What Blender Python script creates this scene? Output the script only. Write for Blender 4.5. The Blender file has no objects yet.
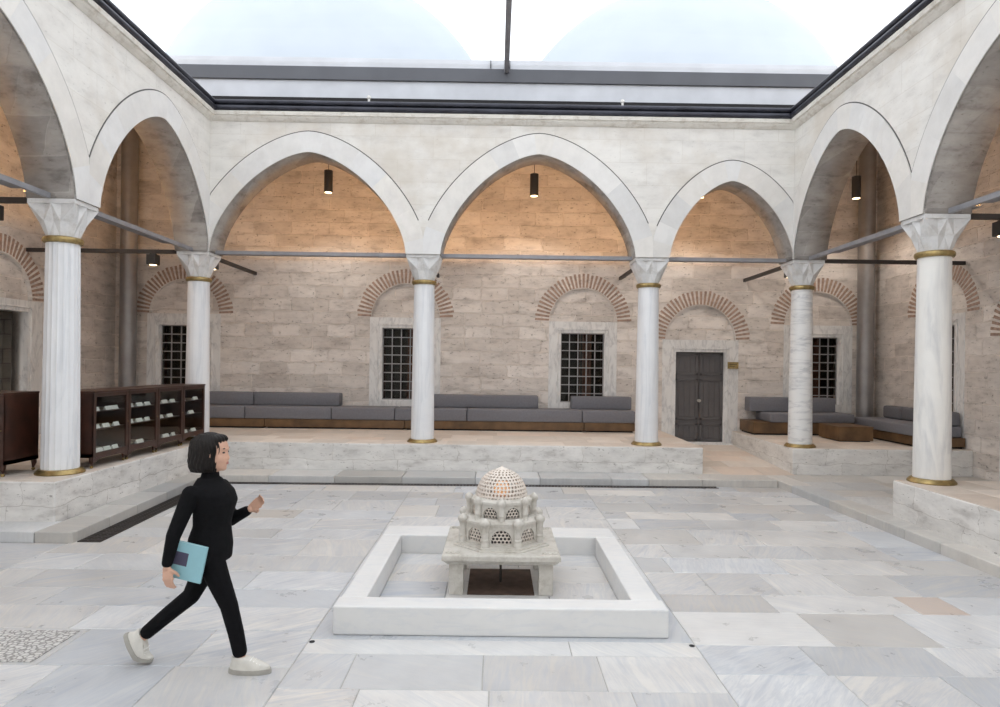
import bpy, bmesh, math, random
from mathutils import Vector, Matrix, noise
random.seed(7)
SC = bpy.context.scene
COL = SC.collection
PI = math.pi

# ------------------------------------------------------------------ camera
F_PX, Y0, ROLL, YAW = 662.154, 364.54, 0.013433, 0.005645
cam_d = bpy.data.cameras.new('camera')
cam = bpy.data.objects.new('camera', cam_d); COL.objects.link(cam)
cam_d.sensor_width = 36; cam_d.sensor_fit = 'HORIZONTAL'
cam_d.lens = 36 * F_PX / 1000; cam_d.shift_y = (Y0 - 353.5) / 1000
cam_d.clip_start = 0.05; cam_d.clip_end = 300
_F = Vector((math.sin(YAW), math.cos(YAW), 0)); _R = Vector((math.cos(YAW), -math.sin(YAW), 0)); _U = Vector((0, 0, 1))
_r = _R * math.cos(ROLL) + _U * math.sin(ROLL); _u = _U * math.cos(ROLL) - _R * math.sin(ROLL); _b = -_F
cam.matrix_world = Matrix(((_r.x, _u.x, _b.x, 0), (_r.y, _u.y, _b.y, 0), (_r.z, _u.z, _b.z, 2.0), (0, 0, 0, 1)))
SC.camera = cam

# ------------------------------------------------------------------ sky, exposure
SKY = 1.92
w = bpy.data.worlds.new('overcast_sky'); SC.world = w; w.use_nodes = True
wn = w.node_tree; wn.nodes.clear()
wo = wn.nodes.new('ShaderNodeOutputWorld'); wb = wn.nodes.new('ShaderNodeBackground')
wt = wn.nodes.new('ShaderNodeTexCoord'); wz = wn.nodes.new('ShaderNodeTexNoise'); wr = wn.nodes.new('ShaderNodeValToRGB')
wz.inputs['Scale'].default_value = 2.2; wz.inputs['Detail'].default_value = 4
wr.color_ramp.elements[0].position = .35; wr.color_ramp.elements[0].color = (.86, .91, .97, 1)
wr.color_ramp.elements[1].position = .6; wr.color_ramp.elements[1].color = (1, 1, 1, 1)
wn.links.new(wt.outputs['Generated'], wz.inputs['Vector']); wn.links.new(wz.outputs['Fac'], wr.inputs['Fac'])
wn.links.new(wr.outputs['Color'], wb.inputs['Color']); wb.inputs['Strength'].default_value = SKY
wn.links.new(wb.outputs['Background'], wo.inputs['Surface'])
SC.view_settings.view_transform = 'Standard'; SC.view_settings.look = 'None'
SC.view_settings.gamma = 1; SC.view_settings.use_curve_mapping = False
SC.view_settings.exposure = 0.0
WARM = (1.0, .53, .18)

# ------------------------------------------------------------------ materials
def srgb(r, g, b):
    f = lambda c: (c / 255 / 12.92) if c / 255 <= .04045 else ((c / 255 + .055) / 1.055) ** 2.4
    return (f(r), f(g), f(b), 1)

class NT:
    def __init__(s, name):
        s.m = bpy.data.materials.new(name); s.m.use_nodes = True
        s.t = s.m.node_tree; s.t.nodes.clear()
        s.out = s.n('OutputMaterial'); s.b = s.n('BsdfPrincipled'); s.l(s.b.outputs[0], s.out.inputs[0])
    def n(s, k, **kw):
        o = s.t.nodes.new('ShaderNode' + k)
        for a, v in kw.items(): setattr(o, a, v)
        return o
    def l(s, a, b): s.t.links.new(a, b)
    def set(s, node, **kw):
        for k, v in kw.items(): node.inputs[k.replace('_', ' ')].default_value = v
        return node
    def coord(s, scale=(1, 1, 1), kind='Object', rot=(0, 0, 0)):
        c = s.n('TexCoord'); m = s.n('Mapping'); m.inputs['Scale'].default_value = scale; m.inputs['Rotation'].default_value = rot
        s.l(c.outputs[kind], m.inputs['Vector']); return m.outputs['Vector']
    def noise(s, vec, scale, detail=4, rough=.55, dist=0):
        o = s.n('TexNoise'); s.set(o, Scale=scale, Detail=detail, Roughness=rough, Distortion=dist); s.l(vec, o.inputs['Vector']); return o.outputs['Fac']
    def ramp(s, fac, stops):
        o = s.n('ValToRGB'); cr = o.color_ramp
        while len(cr.elements) < len(stops): cr.elements.new(.5)
        for e, (p, c) in zip(cr.elements, stops):
            e.position = p; e.color = c if hasattr(c, '__len__') else (c, c, c, 1)
        s.l(fac, o.inputs['Fac']); return o.outputs['Color']
    def mix(s, fac, a, b, mode='MIX'):
        o = s.n('Mix', data_type='RGBA', blend_type=mode)
        for v, i in ((fac, 0), (a, 6), (b, 7)):
            if hasattr(v, 'is_linked') or isinstance(v, bpy.types.NodeSocket): s.l(v, o.inputs[i])
            else: o.inputs[i].default_value = v
        return o.outputs[2]
    def math(s, op, a, b=0.0):
        o = s.n('Math', operation=op)
        for v, i in ((a, 0), (b, 1)):
            if isinstance(v, bpy.types.NodeSocket): s.l(v, o.inputs[i])
            else: o.inputs[i].default_value = v
        return o.outputs[0]
    def bump(s, h, strength=.3, dist=.01):
        o = s.n('Bump'); s.set(o, Strength=strength, Distance=dist); s.l(h, o.inputs['Height']); s.l(o.outputs[0], s.b.inputs['Normal'])
    def col(s, c):
        if isinstance(c, bpy.types.NodeSocket): s.l(c, s.b.inputs['Base Color'])
        else: s.b.inputs['Base Color'].default_value = c

def plain(name, c, rough=.6, metal=0., noise_amt=.12, nscale=8, bump=0., emit=None, estr=0.):
    k = NT(name); v = k.coord()
    f = k.noise(v, nscale, 5)
    dark = tuple(x * (1 - noise_amt) for x in c[:3]) + (1,); lite = tuple(min(1, x * (1 + noise_amt)) for x in c[:3]) + (1,)
    k.col(k.ramp(f, [(.3, dark), (.7, lite)]))
    k.b.inputs['Roughness'].default_value = rough; k.b.inputs['Metallic'].default_value = metal
    if bump: k.bump(k.noise(v, nscale * 6, 4), bump, .004)
    if emit: k.b.inputs['Emission Color'].default_value = emit; k.b.inputs['Emission Strength'].default_value = estr
    return k.m

def masonry(name, c1, c2, mortar, bw=.8, bh=.3, msize=.012, mott=.35, pits=.35, jitter=.03, bumps=.5, rough=.85, stain=None):
    """coursed stone on vertical faces; u = x + y so it runs along every wall"""
    k = NT(name); c = k.n('TexCoord'); sp = k.n('SeparateXYZ'); k.l(c.outputs['Object'], sp.inputs[0])
    u = k.math('ADD', sp.outputs[0], sp.outputs[1])
    n1 = k.noise(c.outputs['Object'], 1.7, 3); n2 = k.noise(c.outputs['Object'], 6.0, 3)
    du = k.math('MULTIPLY', k.math('SUBTRACT', n2, .5), jitter * 2.5); dz = k.math('MULTIPLY', k.math('SUBTRACT', n1, .5), jitter * 2.2)
    dz2 = k.math('MULTIPLY', k.math('SUBTRACT', n2, .5), jitter * .9)
    cb = k.n('CombineXYZ'); k.l(k.math('ADD', u, du), cb.inputs[0]); k.l(k.math('ADD', k.math('ADD', sp.outputs[2], dz), dz2), cb.inputs[1])
    b = k.n('TexBrick'); b.offset = .43; b.squash = .72; b.squash_frequency = 3
    k.set(b, Scale=1.0, Mortar_Size=msize, Mortar_Smooth=.25, Bias=0., Brick_Width=bw, Row_Height=bh)
    b.inputs['Color1'].default_value = c1; b.inputs['Color2'].default_value = c2; b.inputs['Mortar'].default_value = mortar
    k.l(cb.outputs[0], b.inputs['Vector'])
    st = k.n('Mapping'); st.inputs['Scale'].default_value = (1, 1, 2.6); k.l(c.outputs['Object'], st.inputs['Vector'])
    m = k.noise(st.outputs[0], 2.6, 7, .62)
    base = k.mix(mott, b.outputs['Color'], k.ramp(m, [(.3, (.42, .39, .37, 1)), (.45, (.8, .785, .77, 1)), (.62, (1, .99, .97, 1))]), 'MULTIPLY')
    p = k.noise(st.outputs[0], 13, 5, .7)
    pit = k.ramp(p, [(.3, 1.), (.39, 0.)])
    base = k.mix(k.math('MULTIPLY', pit, pits), base, (.12, .1, .085, 1))
    if stain:
        s = k.noise(c.outputs['Object'], .9, 5, .6)
        base = k.mix(k.ramp(s, [(.5, 0.), (.68, 1.)]), base, k.mix(.55, base, stain))
    k.col(base); k.b.inputs['Roughness'].default_value = rough
    h = k.math('SUBTRACT', k.math('MULTIPLY', m, .6), k.math('ADD', k.math('MULTIPLY', b.outputs['Fac'], .8), k.math('MULTIPLY', pit, .4)))
    k.bump(h, bumps, .02)
    return k.m

def marble(name, c, vein, scale=(1, 1, 1), vs=3., amt=.6, rough=.35, rot=(0, 0, 0), dirt=None):
    k = NT(name); v = k.coord(scale, rot=rot)
    a = k.noise(v, vs, 7, .6, .6); b = k.noise(v, vs * 3.1, 5, .6, .3)
    f = k.ramp(a, [(.42, 0.), (.5, 1.), (.54, .2), (.66, 0.)])
    f = k.math('MULTIPLY', f, k.math('MULTIPLY', k.ramp(b, [(.35, .2), (.65, 1.)]), amt))
    base = k.mix(f, c, vein)
    base = k.mix(.35, base, k.ramp(k.noise(k.coord(), 3., 6), [(.3, (.8, .8, .81, 1)), (.7, (1, 1, 1, 1))]), 'MULTIPLY')
    if dirt:
        base = k.mix(k.ramp(k.noise(k.coord(), 7, 6, .7), [(.5, 0.), (.72, .8)]), base, dirt)
    k.col(base); k.b.inputs['Roughness'].default_value = rough
    k.bump(k.noise(k.coord(), 40, 4), .08, .004)
    return k.m

def attr_stone(name, c0, c1, rough, veinc, vein_amt, stretch, bump=.1):
    """stone whose tone comes from the per-block attribute 'block' (r tone, g turn, b hue)"""
    k = NT(name); at = k.n('Attribute', attribute_name='block'); sp = k.n('SeparateColor'); k.l(at.outputs['Color'], sp.inputs[0])
    c = k.n('TexCoord'); vr = k.n('VectorRotate', rotation_type='Z_AXIS'); k.l(c.outputs['Object'], vr.inputs['Vector'])
    k.l(k.math('MULTIPLY', sp.outputs[1], 3.1), vr.inputs['Angle'])
    off = k.n('CombineXYZ'); k.l(k.math('MULTIPLY', sp.outputs[2], 37.), off.inputs[0]); k.l(k.math('MULTIPLY', sp.outputs[0], 53.), off.inputs[1])
    ad = k.n('VectorMath', operation='ADD'); k.l(vr.outputs[0], ad.inputs[0]); k.l(off.outputs[0], ad.inputs[1])
    mp = k.n('Mapping'); mp.inputs['Scale'].default_value = stretch; k.l(ad.outputs[0], mp.inputs['Vector'])
    a = k.noise(mp.outputs[0], 1.6, 7, .62, .35); bl = k.noise(ad.outputs[0], 3.2, 6, .6)
    tone = k.ramp(sp.outputs[0], c0); hue = k.ramp(sp.outputs[2], c1)
    base = k.mix(1., tone, hue, 'MULTIPLY')
    f = k.math('MULTIPLY', k.ramp(a, [(.36, 1.), (.47, .25), (.52, .75), (.62, 0.)]), k.math('MULTIPLY', k.ramp(sp.outputs[1], [(0., .25), (1., 1.)]), vein_amt))
    base = k.mix(f, base, veinc)
    base = k.mix(.5, base, k.ramp(bl, [(.3, (.78, .78, .79, 1)), (.6, (1, 1, 1, 1))]), 'MULTIPLY')
    fine = k.noise(c.outputs['Object'], 22, 5, .7)
    base = k.mix(k.ramp(fine, [(.66, 0.), (.8, .25)]), base, (.3, .28, .26, 1))
    k.col(base)
    k.l(k.ramp(bl, [(.3, (rough - .12,) * 3 + (1,)), (.7, (rough + .12,) * 3 + (1,))]), k.b.inputs['Roughness'])
    k.bump(k.math('ADD', fine, k.math('MULTIPLY', bl, 2.)), bump, .006)
    return k.m

M = {}
M['paving'] = attr_stone('paving_marble',
    [(0., (.53, .528, .52, 1)), (.5, (.635, .632, .622, 1)), (1., (.715, .712, .70, 1))],
    [(0., (.85, .885, .935, 1)), (.2, (.96, .97, .985, 1)), (.45, (1, .985, .965, 1)), (.93, (1, .94, .87, 1)), (1., (.90, .74, .63, 1))],
    .36, (.37, .41, .48, 1), .75, (.8, 6., 1.), .1)
M['step_stone'] = attr_stone('step_marble',
    [(0., (.44, .435, .42, 1)), (.6, (.57, .565, .55, 1)), (1., (.66, .655, .64, 1))],
    [(0., (.95, .98, 1.02, 1)), (.5, (1, .98, .95, 1)), (1., (1, .94, .87, 1))], .55, (.33, .33, .34, 1), .4, (1., 5., 1.), .3)
M['gallery_floor'] = attr_stone('gallery_floor_stone',
    [(0., (.58, .53, .48, 1)), (1., (.76, .71, .66, 1))], [(0., (1, .985, .96, 1)), (.6, (1, .955, .91, 1)), (1., (1, .88, .80, 1))], .6, (.42, .35, .30, 1), .35, (1., 3., 1.), .15)
M['joint'] = plain('joint_mortar', (.40, .39, .37, 1), .95, 0, .2, 10)
M['plinth'] = masonry('plinth_stone', (.80, .79, .77, 1), (.71, .70, .68, 1), (.58, .56, .53, 1), 1.1, .30, .005, .6, .8, .07, .55, .8)
M['limestone'] = masonry('gallery_limestone', (.82, .77, .73, 1), (.63, .58, .54, 1), (.79, .73, .68, 1), .85, .285, .014, .62, .9, .045, 1., .9)
M['arcade'] = masonry('arcade_stone', (.80, .785, .75, 1), (.755, .735, .70, 1), (.72, .695, .65, 1), 1.1, .40, .006, .3, .35, .012, .25, .75, (.56, .50, .42, 1))
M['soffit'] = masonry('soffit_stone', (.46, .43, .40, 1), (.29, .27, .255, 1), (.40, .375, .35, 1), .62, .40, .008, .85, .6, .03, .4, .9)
M['voussoir'] = attr_stone('voussoir_stone',
    [(0., (.70, .69, .67, 1)), (.3, (.76, .75, .73, 1)), (1., (.80, .79, .77, 1))], [(0., (.98, .99, 1.01, 1)), (1., (1, .98, .95, 1))], .6, (.6, .57, .52, 1), .3, (1, 2, 1), .15)
M['arch_shade'] = plain('painted_shade_line', (.10, .095, .09, 1), .95)  # near black colour that paints the thin shadow round each arch ring
M['column_white'] = marble('column_marble', (.82, .83, .845, 1), (.52, .55, .60, 1), (4, 4, .35), 1.2, .5, .4)
M['column_veined'] = marble('veined_column_marble', (.82, .815, .80, 1), (.44, .45, .47, 1), (.9, .9, 4.2), 1.5, .75, .42, (0.6, .45, 0))
M['column_cream'] = marble('cream_column_marble', (.83, .82, .79, 1), (.45, .46, .49, 1), (2.2, 2.2, .35), 1.1, .55, .4, (0, .12, 0))
M['capital'] = marble('capital_marble', (.74, .74, .735, 1), (.55, .56, .58, 1), (1, 1, 1), 3, .4, .55, dirt=(.5, .48, .45, 1))
M['basin'] = marble('basin_marble', (.74, .738, .725, 1), (.62, .64, .67, 1), (.8, 2.2, 2.2), 2.2, .55, .4)
M['fountain'] = marble('fountain_marble', (.60, .575, .525, 1), (.40, .37, .32, 1), (1, 1, 1), 6, .5, .5, dirt=(.36, .33, .28, 1))
M['dome_stone'] = marble('dome_marble', (.74, .67, .60, 1), (.6, .5, .42, 1), (1, 1, 1), 9, .3, .5)
M['frame'] = marble('window_marble', (.77, .765, .75, 1), (.40, .40, .41, 1), (3, 3, 1.0), 1.6, .7, .5, (0, .5, 0))
M['brick'] = plain('thin_brick', (.36, .25, .195, 1), .9, 0, .35, 14, .3)
M['cornice'] = marble('cornice_stone', (.80, .775, .72, 1), (.55, .51, .45, 1), (.4, .4, 3), 3, .5, .7, dirt=(.50, .45, .38, 1))
M['brass'] = plain('aged_brass', (.36, .27, .12, 1), .42, .9, .35, 14)
M['iron_grey'] = plain('painted_grey_iron', (.27, .27, .29, 1), .5, .2, .15, 6)
M['iron_dark'] = plain('dark_iron', (.05, .043, .04, 1), .55, .4, .2, 6)
M['grille'] = plain('grille_iron', (.30, .29, .29, 1), .5, .3, .2, 9)
M['lead_dark'] = plain('lead_gutter', (.045, .047, .062, 1), .38, .5, .35, 3)
M['zinc'] = plain('zinc_pipe', (.30, .29, .29, 1), .38, .6, .15, 3)
M['beam_light'] = plain('roof_panel_grey', (.56, .58, .62, 1), .45, .1, .08, 2)
M['beam_dark'] = plain('roof_beam_steel', (.105, .11, .125, 1), .5, .2, .08, 2)
M['black'] = plain('black_shadow_gap', (.012, .012, .014, 1), .8)  # black paints the shade in bench recesses and the roof gap, also drain holes
M['spot_black'] = plain('black_lamp_metal', (.022, .02, .02, 1), .5)
M['lens'] = plain('lamp_lens', (1, .8, .5, 1), .4, 0, 0, 1, 0, (1, .72, .4, 1), 6.)
M['led'] = plain('warm_led', (1, .7, .35, 1), .5, 0, 0, 1, 0, WARM + (1,), 2.)
M['bulb'] = plain('glowing_bulb', (1, .6, .3, 1), .4, 0, 0, 1, 0, (1, .42, .17, 1), .42)
M['wood'] = plain('cabinet_wood', (.040, .014, .008, 1), .38, 0, .45, 5)
M['oak'] = plain('bench_wood', (.135, .075, .033, 1), .5, 0, .4, 4)
M['fabric'] = plain('grey_upholstery', (.175, .175, .195, 1), .85, 0, .08, 30, .2)
M['fabric_dark'] = plain('grey_upholstery_dark', (.15, .15, .165, 1), .85, 0, .08, 30, .2)
M['door'] = plain('door_paint', (.098, .092, .094, 1), .55, 0, .12, 5)
M['silver'] = plain('knob_metal', (.6, .58, .54, 1), .3, .9, .1, 9)
M['paper'] = plain('white_card', (.80, .79, .76, 1), .8, 0, .04, 5)
M['page'] = plain('old_page', (.34, .27, .20, 1), .8, 0, .3, 12)
M['lining'] = plain('cabinet_lining', (.085, .078, .072, 1), .85, 0, .15, 6)
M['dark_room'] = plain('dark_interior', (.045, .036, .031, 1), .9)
M['curtain'] = plain('red_brown_curtain', (.19, .075, .052, 1), .9, 0, .3, 7)
M['curtain_pale'] = plain('pale_curtain', (.16, .15, .13, 1), .9, 0, .2, 7)
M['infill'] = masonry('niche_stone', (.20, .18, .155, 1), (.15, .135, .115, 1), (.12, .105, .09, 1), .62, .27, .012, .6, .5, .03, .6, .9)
M['plaster'] = plain('ceiling_plaster', (.55, .46, .37, 1), .9, 0, .1, 3)
M['dome_lead'] = plain('pale_lead_roof', (.455, .515, .58, 1), .7, 0, .05, .8)
M['skin'] = plain('skin', (.60, .36, .26, 1), .5, 0, .08, 14)
M['hair'] = plain('dark_hair', (.010, .0075, .0065, 1), .5, 0, .4, 30)
M['sweater'] = plain('black_knit', (.006, .006, .007, 1), .95, 0, .2, 40, .2)
M['trousers'] = plain('black_denim', (.005, .005, .006, 1), .9, 0, .2, 40, .2)
for q_ in ('sweater', 'trousers'): M[q_].node_tree.nodes['Principled BSDF'].inputs['Specular IOR Level'].default_value = .15
M['shoe'] = plain('pale_canvas_shoe', (.62, .60, .55, 1), .6, 0, .08, 20)
M['sole'] = plain('rubber_sole', (.36, .345, .31, 1), .7, 0, .1, 20)
M['teal'] = plain('teal_cover', (.27, .50, .56, 1), .55, 0, .05, 10)
M['violet'] = plain('violet_print', (.06, .055, .10, 1), .55, 0, .1, 10)
M['lip'] = plain('lips', (.42, .17, .14, 1), .45)
M['hair'].node_tree.nodes['Principled BSDF'].inputs['Specular IOR Level'].default_value = .25
M['eye'] = plain('eye_dark', (.02, .015, .012, 1), .2)
M['dark_brown'] = plain('dark_brown_plate', (.085, .052, .038, 1), .7, .2, .4, 9, .3)

def glassmat(name, gl, tint=(1, 1, 1, 1), extra=None):
    k = NT(name); k.t.nodes.remove(k.b)
    tr = k.n('BsdfTransparent'); tr.inputs[0].default_value = tint
    g = k.n('BsdfGlossy'); g.inputs['Roughness'].default_value = .03
    mx = k.n('MixShader'); mx.inputs[0].default_value = gl; k.l(tr.outputs[0], mx.inputs[1]); k.l(g.outputs[0], mx.inputs[2])
    last = mx
    if extra:
        ts = k.n('BsdfTranslucent'); ts.inputs[0].default_value = extra[1]
        m2 = k.n('MixShader'); m2.inputs[0].default_value = extra[0]; k.l(mx.outputs[0], m2.inputs[1]); k.l(ts.outputs[0], m2.inputs[2]); last = m2
    k.l(last.outputs[0], k.out.inputs[0]); return k.m
M['glass'] = glassmat('cabinet_glass', .045, (.93, .95, .94, 1))
M['pane'] = glassmat('window_glass', .016, (.8, .82, .8, 1))
M['membrane'] = glassmat('clear_roof_film', .03, (.97, .98, 1, 1), (.12, (.95, .97, 1, 1)))

# ------------------------------------------------------------------ mesh helpers
def link(name, data, parent=None, loc=(0, 0, 0), rotz=0.):
    o = bpy.data.objects.new(name, data); COL.objects.link(o)
    o.location = loc; o.rotation_euler = (0, 0, rotz)
    if parent: o.parent = parent
    return o
def obj(name, bm, mats, parent=None, loc=(0, 0, 0), smooth=False, rotz=0., recalc=True):
    if recalc: bmesh.ops.recalc_face_normals(bm, faces=bm.faces[:])
    me = bpy.data.meshes.new(name); bm.to_mesh(me); bm.free()
    for m in (mats if isinstance(mats, (list, tuple)) else [mats]): me.materials.append(m)
    if smooth:
        me.polygons.foreach_set('use_smooth', [True] * len(me.polygons))
        try: me.set_sharp_from_angle(angle=math.radians(38))
        except Exception: pass
    return link(name, me, parent, loc, rotz)
def empty(name, loc=(0, 0, 0), rotz=0., parent=None):
    o = link(name, None, parent, loc, rotz); o.empty_display_size = .1; return o
def tag(o, label, cat, group=None):
    o['label'] = label; o['category'] = cat
    if group: o['group'] = group
    return o
def struct(o): o['kind'] = 'structure'; return o
def thing(name, label, cat, loc=(0, 0, 0), rotz=0., group=None):
    return tag(empty(name, loc, rotz), label, cat, group)
def copy_tree(o, parent=None):
    c = o.copy(); COL.objects.link(c)
    if parent: c.parent = parent
    for ch in list(o.children): copy_tree(ch, c)
    return c
B = bmesh.new
def box(bm, x0, x1, y0, y1, z0, z1, bev=0., seg=2, mat=0):
    vs = [bm.verts.new(p) for p in ((x0, y0, z0), (x1, y0, z0), (x1, y1, z0), (x0, y1, z0), (x0, y0, z1), (x1, y0, z1), (x1, y1, z1), (x0, y1, z1))]
    fs = [bm.faces.new([vs[i] for i in q]) for q in ((0, 3, 2, 1), (4, 5, 6, 7), (0, 1, 5, 4), (1, 2, 6, 5), (2, 3, 7, 6), (3, 0, 4, 7))]
    for f in fs: f.material_index = mat
    if bev:
        es = list({e for f in fs for e in f.edges})
        r = bmesh.ops.bevel(bm, geom=es, offset=bev, segments=seg, profile=.5, affect='EDGES')
        for f in r['faces']: f.material_index = mat
    return bm
def bx(*a, **k): return box(B(), *a, **k)
def lathe(bm, prof, n=24, c=(0, 0, 0), flute=0, fd=0., cap=True, axis='Z'):
    rings = []
    for r, z in prof:
        ring = []
        for i in range(n):
            a = 2 * PI * i / n
            rr = r * (1 - (fd * (i % 2))) if flute else r
            p = (rr * math.cos(a), rr * math.sin(a), z)
            if axis == 'Y': p = (p[0], z, p[1])
            if axis == 'X': p = (z, p[0], p[1])
            ring.append(bm.verts.new((c[0] + p[0], c[1] + p[1], c[2] + p[2])))
        rings.append(ring)
    for a, b in zip(rings, rings[1:]):
        for i in range(n): bm.faces.new((a[i], a[(i + 1) % n], b[(i + 1) % n], b[i]))
    if cap:
        bm.faces.new(rings[0][::-1]); bm.faces.new(rings[-1])
    return bm
def tube(bm, pts, r, n=8):
    """capped tube along a polyline; r may be a list"""
    pts = [Vector(p) for p in pts]; rs = r if isinstance(r, (list, tuple)) else [r] * len(pts)
    rings = []
    for i, p in enumerate(pts):
        d = (pts[min(i + 1, len(pts) - 1)] - pts[max(i - 1, 0)]).normalized()
        up = Vector((0, 0, 1)) if abs(d.z) < .9 else Vector((0, 1, 0))
        s = d.cross(up).normalized(); t = s.cross(d)
        rings.append([bm.verts.new(p + (s * math.cos(2 * PI * k / n) + t * math.sin(2 * PI * k / n)) * rs[i]) for k in range(n)])
    for a, b in zip(rings, rings[1:]):
        for i in range(n): bm.faces.new((a[i], a[(i + 1) % n], b[(i + 1) % n], b[i]))
    bm.faces.new(rings[0][::-1]); bm.faces.new(rings[-1]); return bm
def bar(bm, p, q, w, h):
    """rectangular bar between two points"""
    p, q = Vector(p), Vector(q); d = (q - p).normalized(); s = d.cross(Vector((0, 0, 1))).normalized() * w / 2; t = s.cross(d).normalized() * h / 2
    A = [bm.verts.new(p + s * a + t * b) for a, b in ((-1, -1), (1, -1), (1, 1), (-1, 1))]; C = [bm.verts.new(q + s * a + t * b) for a, b in ((-1, -1), (1, -1), (1, 1), (-1, 1))]
    for i in range(4): bm.faces.new((A[i], A[(i + 1) % 4], C[(i + 1) % 4], C[i]))
    bm.faces.new(A[::-1]); bm.faces.new(C); return bm
def filled(outlines, depth, P, mats, name, parent=None, soffit=False):
    """a flat outline with holes, extruded by depth; P maps (u, v, w) into the scene"""
    cu = bpy.data.curves.new('outline', 'CURVE'); cu.dimensions = '2D'; cu.fill_mode = 'BOTH'; cu.extrude = depth / 2
    for o in outlines:
        s = cu.splines.new('POLY'); s.points.add(len(o) - 1); s.use_cyclic_u = True
        for pt, (u, v) in zip(s.points, o): pt.co = (u, v, 0, 1)
    tmp = bpy.data.objects.new('outline', cu); COL.objects.link(tmp)
    me = bpy.data.meshes.new_from_object(tmp.evaluated_get(bpy.context.evaluated_depsgraph_get()))
    bpy.data.objects.remove(tmp); bpy.data.curves.remove(cu)
    bm = B(); bm.from_mesh(me); bpy.data.meshes.remove(me)
    bmesh.ops.remove_doubles(bm, verts=bm.verts[:], dist=1e-5)
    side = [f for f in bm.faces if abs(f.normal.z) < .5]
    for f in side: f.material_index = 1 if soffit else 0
    for v in bm.verts: v.co = P(v.co.x, v.co.y, v.co.z + depth / 2)
    return obj(name, bm, mats, parent)
def blocks(name, cells, z0, z1, mats, parent=None, gap=.006, bevel=.004, hue=None, tone=None):
    """paving: each cell a slab of its own tone, in one mesh, over a bed of mortar (mats[1])"""
    bm = B(); lay = bm.faces.layers.float_color.new('block') if hasattr(bm.faces.layers, 'float_color') else None
    vals = []
    for cell in cells:
        pts = cell[:4]; extra = cell[4] if len(cell) > 4 else None
        cx = sum(p[0] for p in pts) / 4; cy = sum(p[1] for p in pts) / 4
        val = extra or (random.random(), random.random(), random.betavariate(2, 2) * .94)
        zz = z1 + random.uniform(-.0015, .0015)
        def ins(p, g):
            d = Vector((cx - p[0], cy - p[1])); 
            return (p[0] + math.copysign(g, d.x), p[1] + math.copysign(g, d.y))
        a = [bm.verts.new((*ins(p, gap / 2), z0)) for p in pts]; b = [bm.verts.new((*ins(p, gap / 2), zz - bevel)) for p in pts]; c = [bm.verts.new((*ins(p, gap / 2 + bevel), zz)) for p in pts]
        fs = [bm.faces.new(c)]
        for i in range(4):
            j = (i + 1) % 4; fs += [bm.faces.new((a[i], a[j], b[j], b[i])), bm.faces.new((b[i], b[j], c[j], c[i]))]
        vals += [val] * len(fs)
    me_ob = obj(name, bm, mats, parent)
    at = me_ob.data.attributes.get('block')
    if at: me_ob.data.attributes.remove(at)
    at = me_ob.data.attributes.new('block', 'FLOAT_COLOR', 'CORNER')
    flat = []
    for poly, v in zip(me_ob.data.polygons, vals): flat += [v[0], v[1], v[2], 1.] * poly.loop_total
    at.data.foreach_set('color', flat)
    return me_ob
def rows(x0, x1, y0, y1, ys=(.42, .72), xs=(.55, 1.25)):
    out = []; y = y0
    while y < y1 - 1e-4:
        h = random.uniform(*ys); ye = y + h
        if y1 - ye < ys[0] * .7: ye = y1
        x = x0 - 0.; first = True
        while x < x1 - 1e-4:
            wd = random.uniform(*xs) * (random.uniform(.4, 1) if first else 1); xe = x + wd; first = False
            if x1 - xe < xs[0] * .6: xe = x1
            out.append([(x, y), (xe, y), (xe, ye), (x, ye)]); x = xe
        y = ye
    return out

# ------------------------------------------------------------------ main measures
XL, XR, YB = -5.39, 5.53, 11.99            # column axes
FL, FR, FB = -5.09, 5.23, 11.69            # arcade faces to the courtyard
WL, WR, WB = -8.5, 8.5, 14.8               # gallery walls
ZG, ZS, ZSP = .585, .12, 3.93              # gallery floor, step, arch springing
TOPZ = 6.26

# ------------------------------------------------------------------ floors
cells = []
cells += rows(-9.0, -4.62, 1.2, 7.2)
cells += rows(-4.62, -1.32, -2.0, 4.34); 
cells += [[(-4.62, 4.34), (-3.62, 4.34), (-3.62, 4.93), (-4.62, 4.93)], [(-3.62, 4.34), (-2.98, 4.34), (-2.98, 4.93), (-3.62, 4.93), (.12, .3, .5)],
          [(-2.98, 4.34), (-2.05, 4.34), (-2.05, 4.93), (-2.98, 4.93)], [(-2.05, 4.34), (-1.32, 4.34), (-1.32, 4.93), (-2.05, 4.93)]]
cells += rows(-4.62, -1.32, 4.93, 11.0)
cells += rows(-1.32, 1.46, -2.0, 4.56, (.5, .8), (.6, .95))
cells += [[(-1.32, 4.56), (0.55, 4.56), (0.55, 4.80), (-1.32, 4.80), (.8, .2, .4)], [(0.55, 4.56), (1.46, 4.56), (1.46, 4.80), (0.55, 4.80), (.9, .3, .45)]]
cells += rows(-1.32, 1.46, 4.80, 7.4, (1.3, 1.4), (2.7, 2.9))
cells += rows(-1.32, 1.46, 7.4, 11.05)
cells += rows(1.46, 4.9, -2.0, 5.4)
cells += [[(1.46, 5.4), (2.35, 5.4), (2.35, 5.82), (1.46, 5.82)], [(2.35, 5.4), (3.52, 5.4), (3.52, 5.82), (2.35, 5.82), (.8, .2, .45)],
          [(3.52, 5.4), (3.92, 5.4), (3.92, 5.82), (3.52, 5.82), (.45, .2, 1.)], [(3.92, 5.4), (4.9, 5.4), (4.9, 5.82), (3.92, 5.82)]]
cells += rows(1.46, 4.9, 5.82, 11.1)
floor = struct(blocks('floor', cells, -.05, 0., M['paving']))
struct(obj('floor_mortar_bed', bx(-9, 9, -2.2, 11.6, -.12, -.005), M['joint']))

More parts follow.
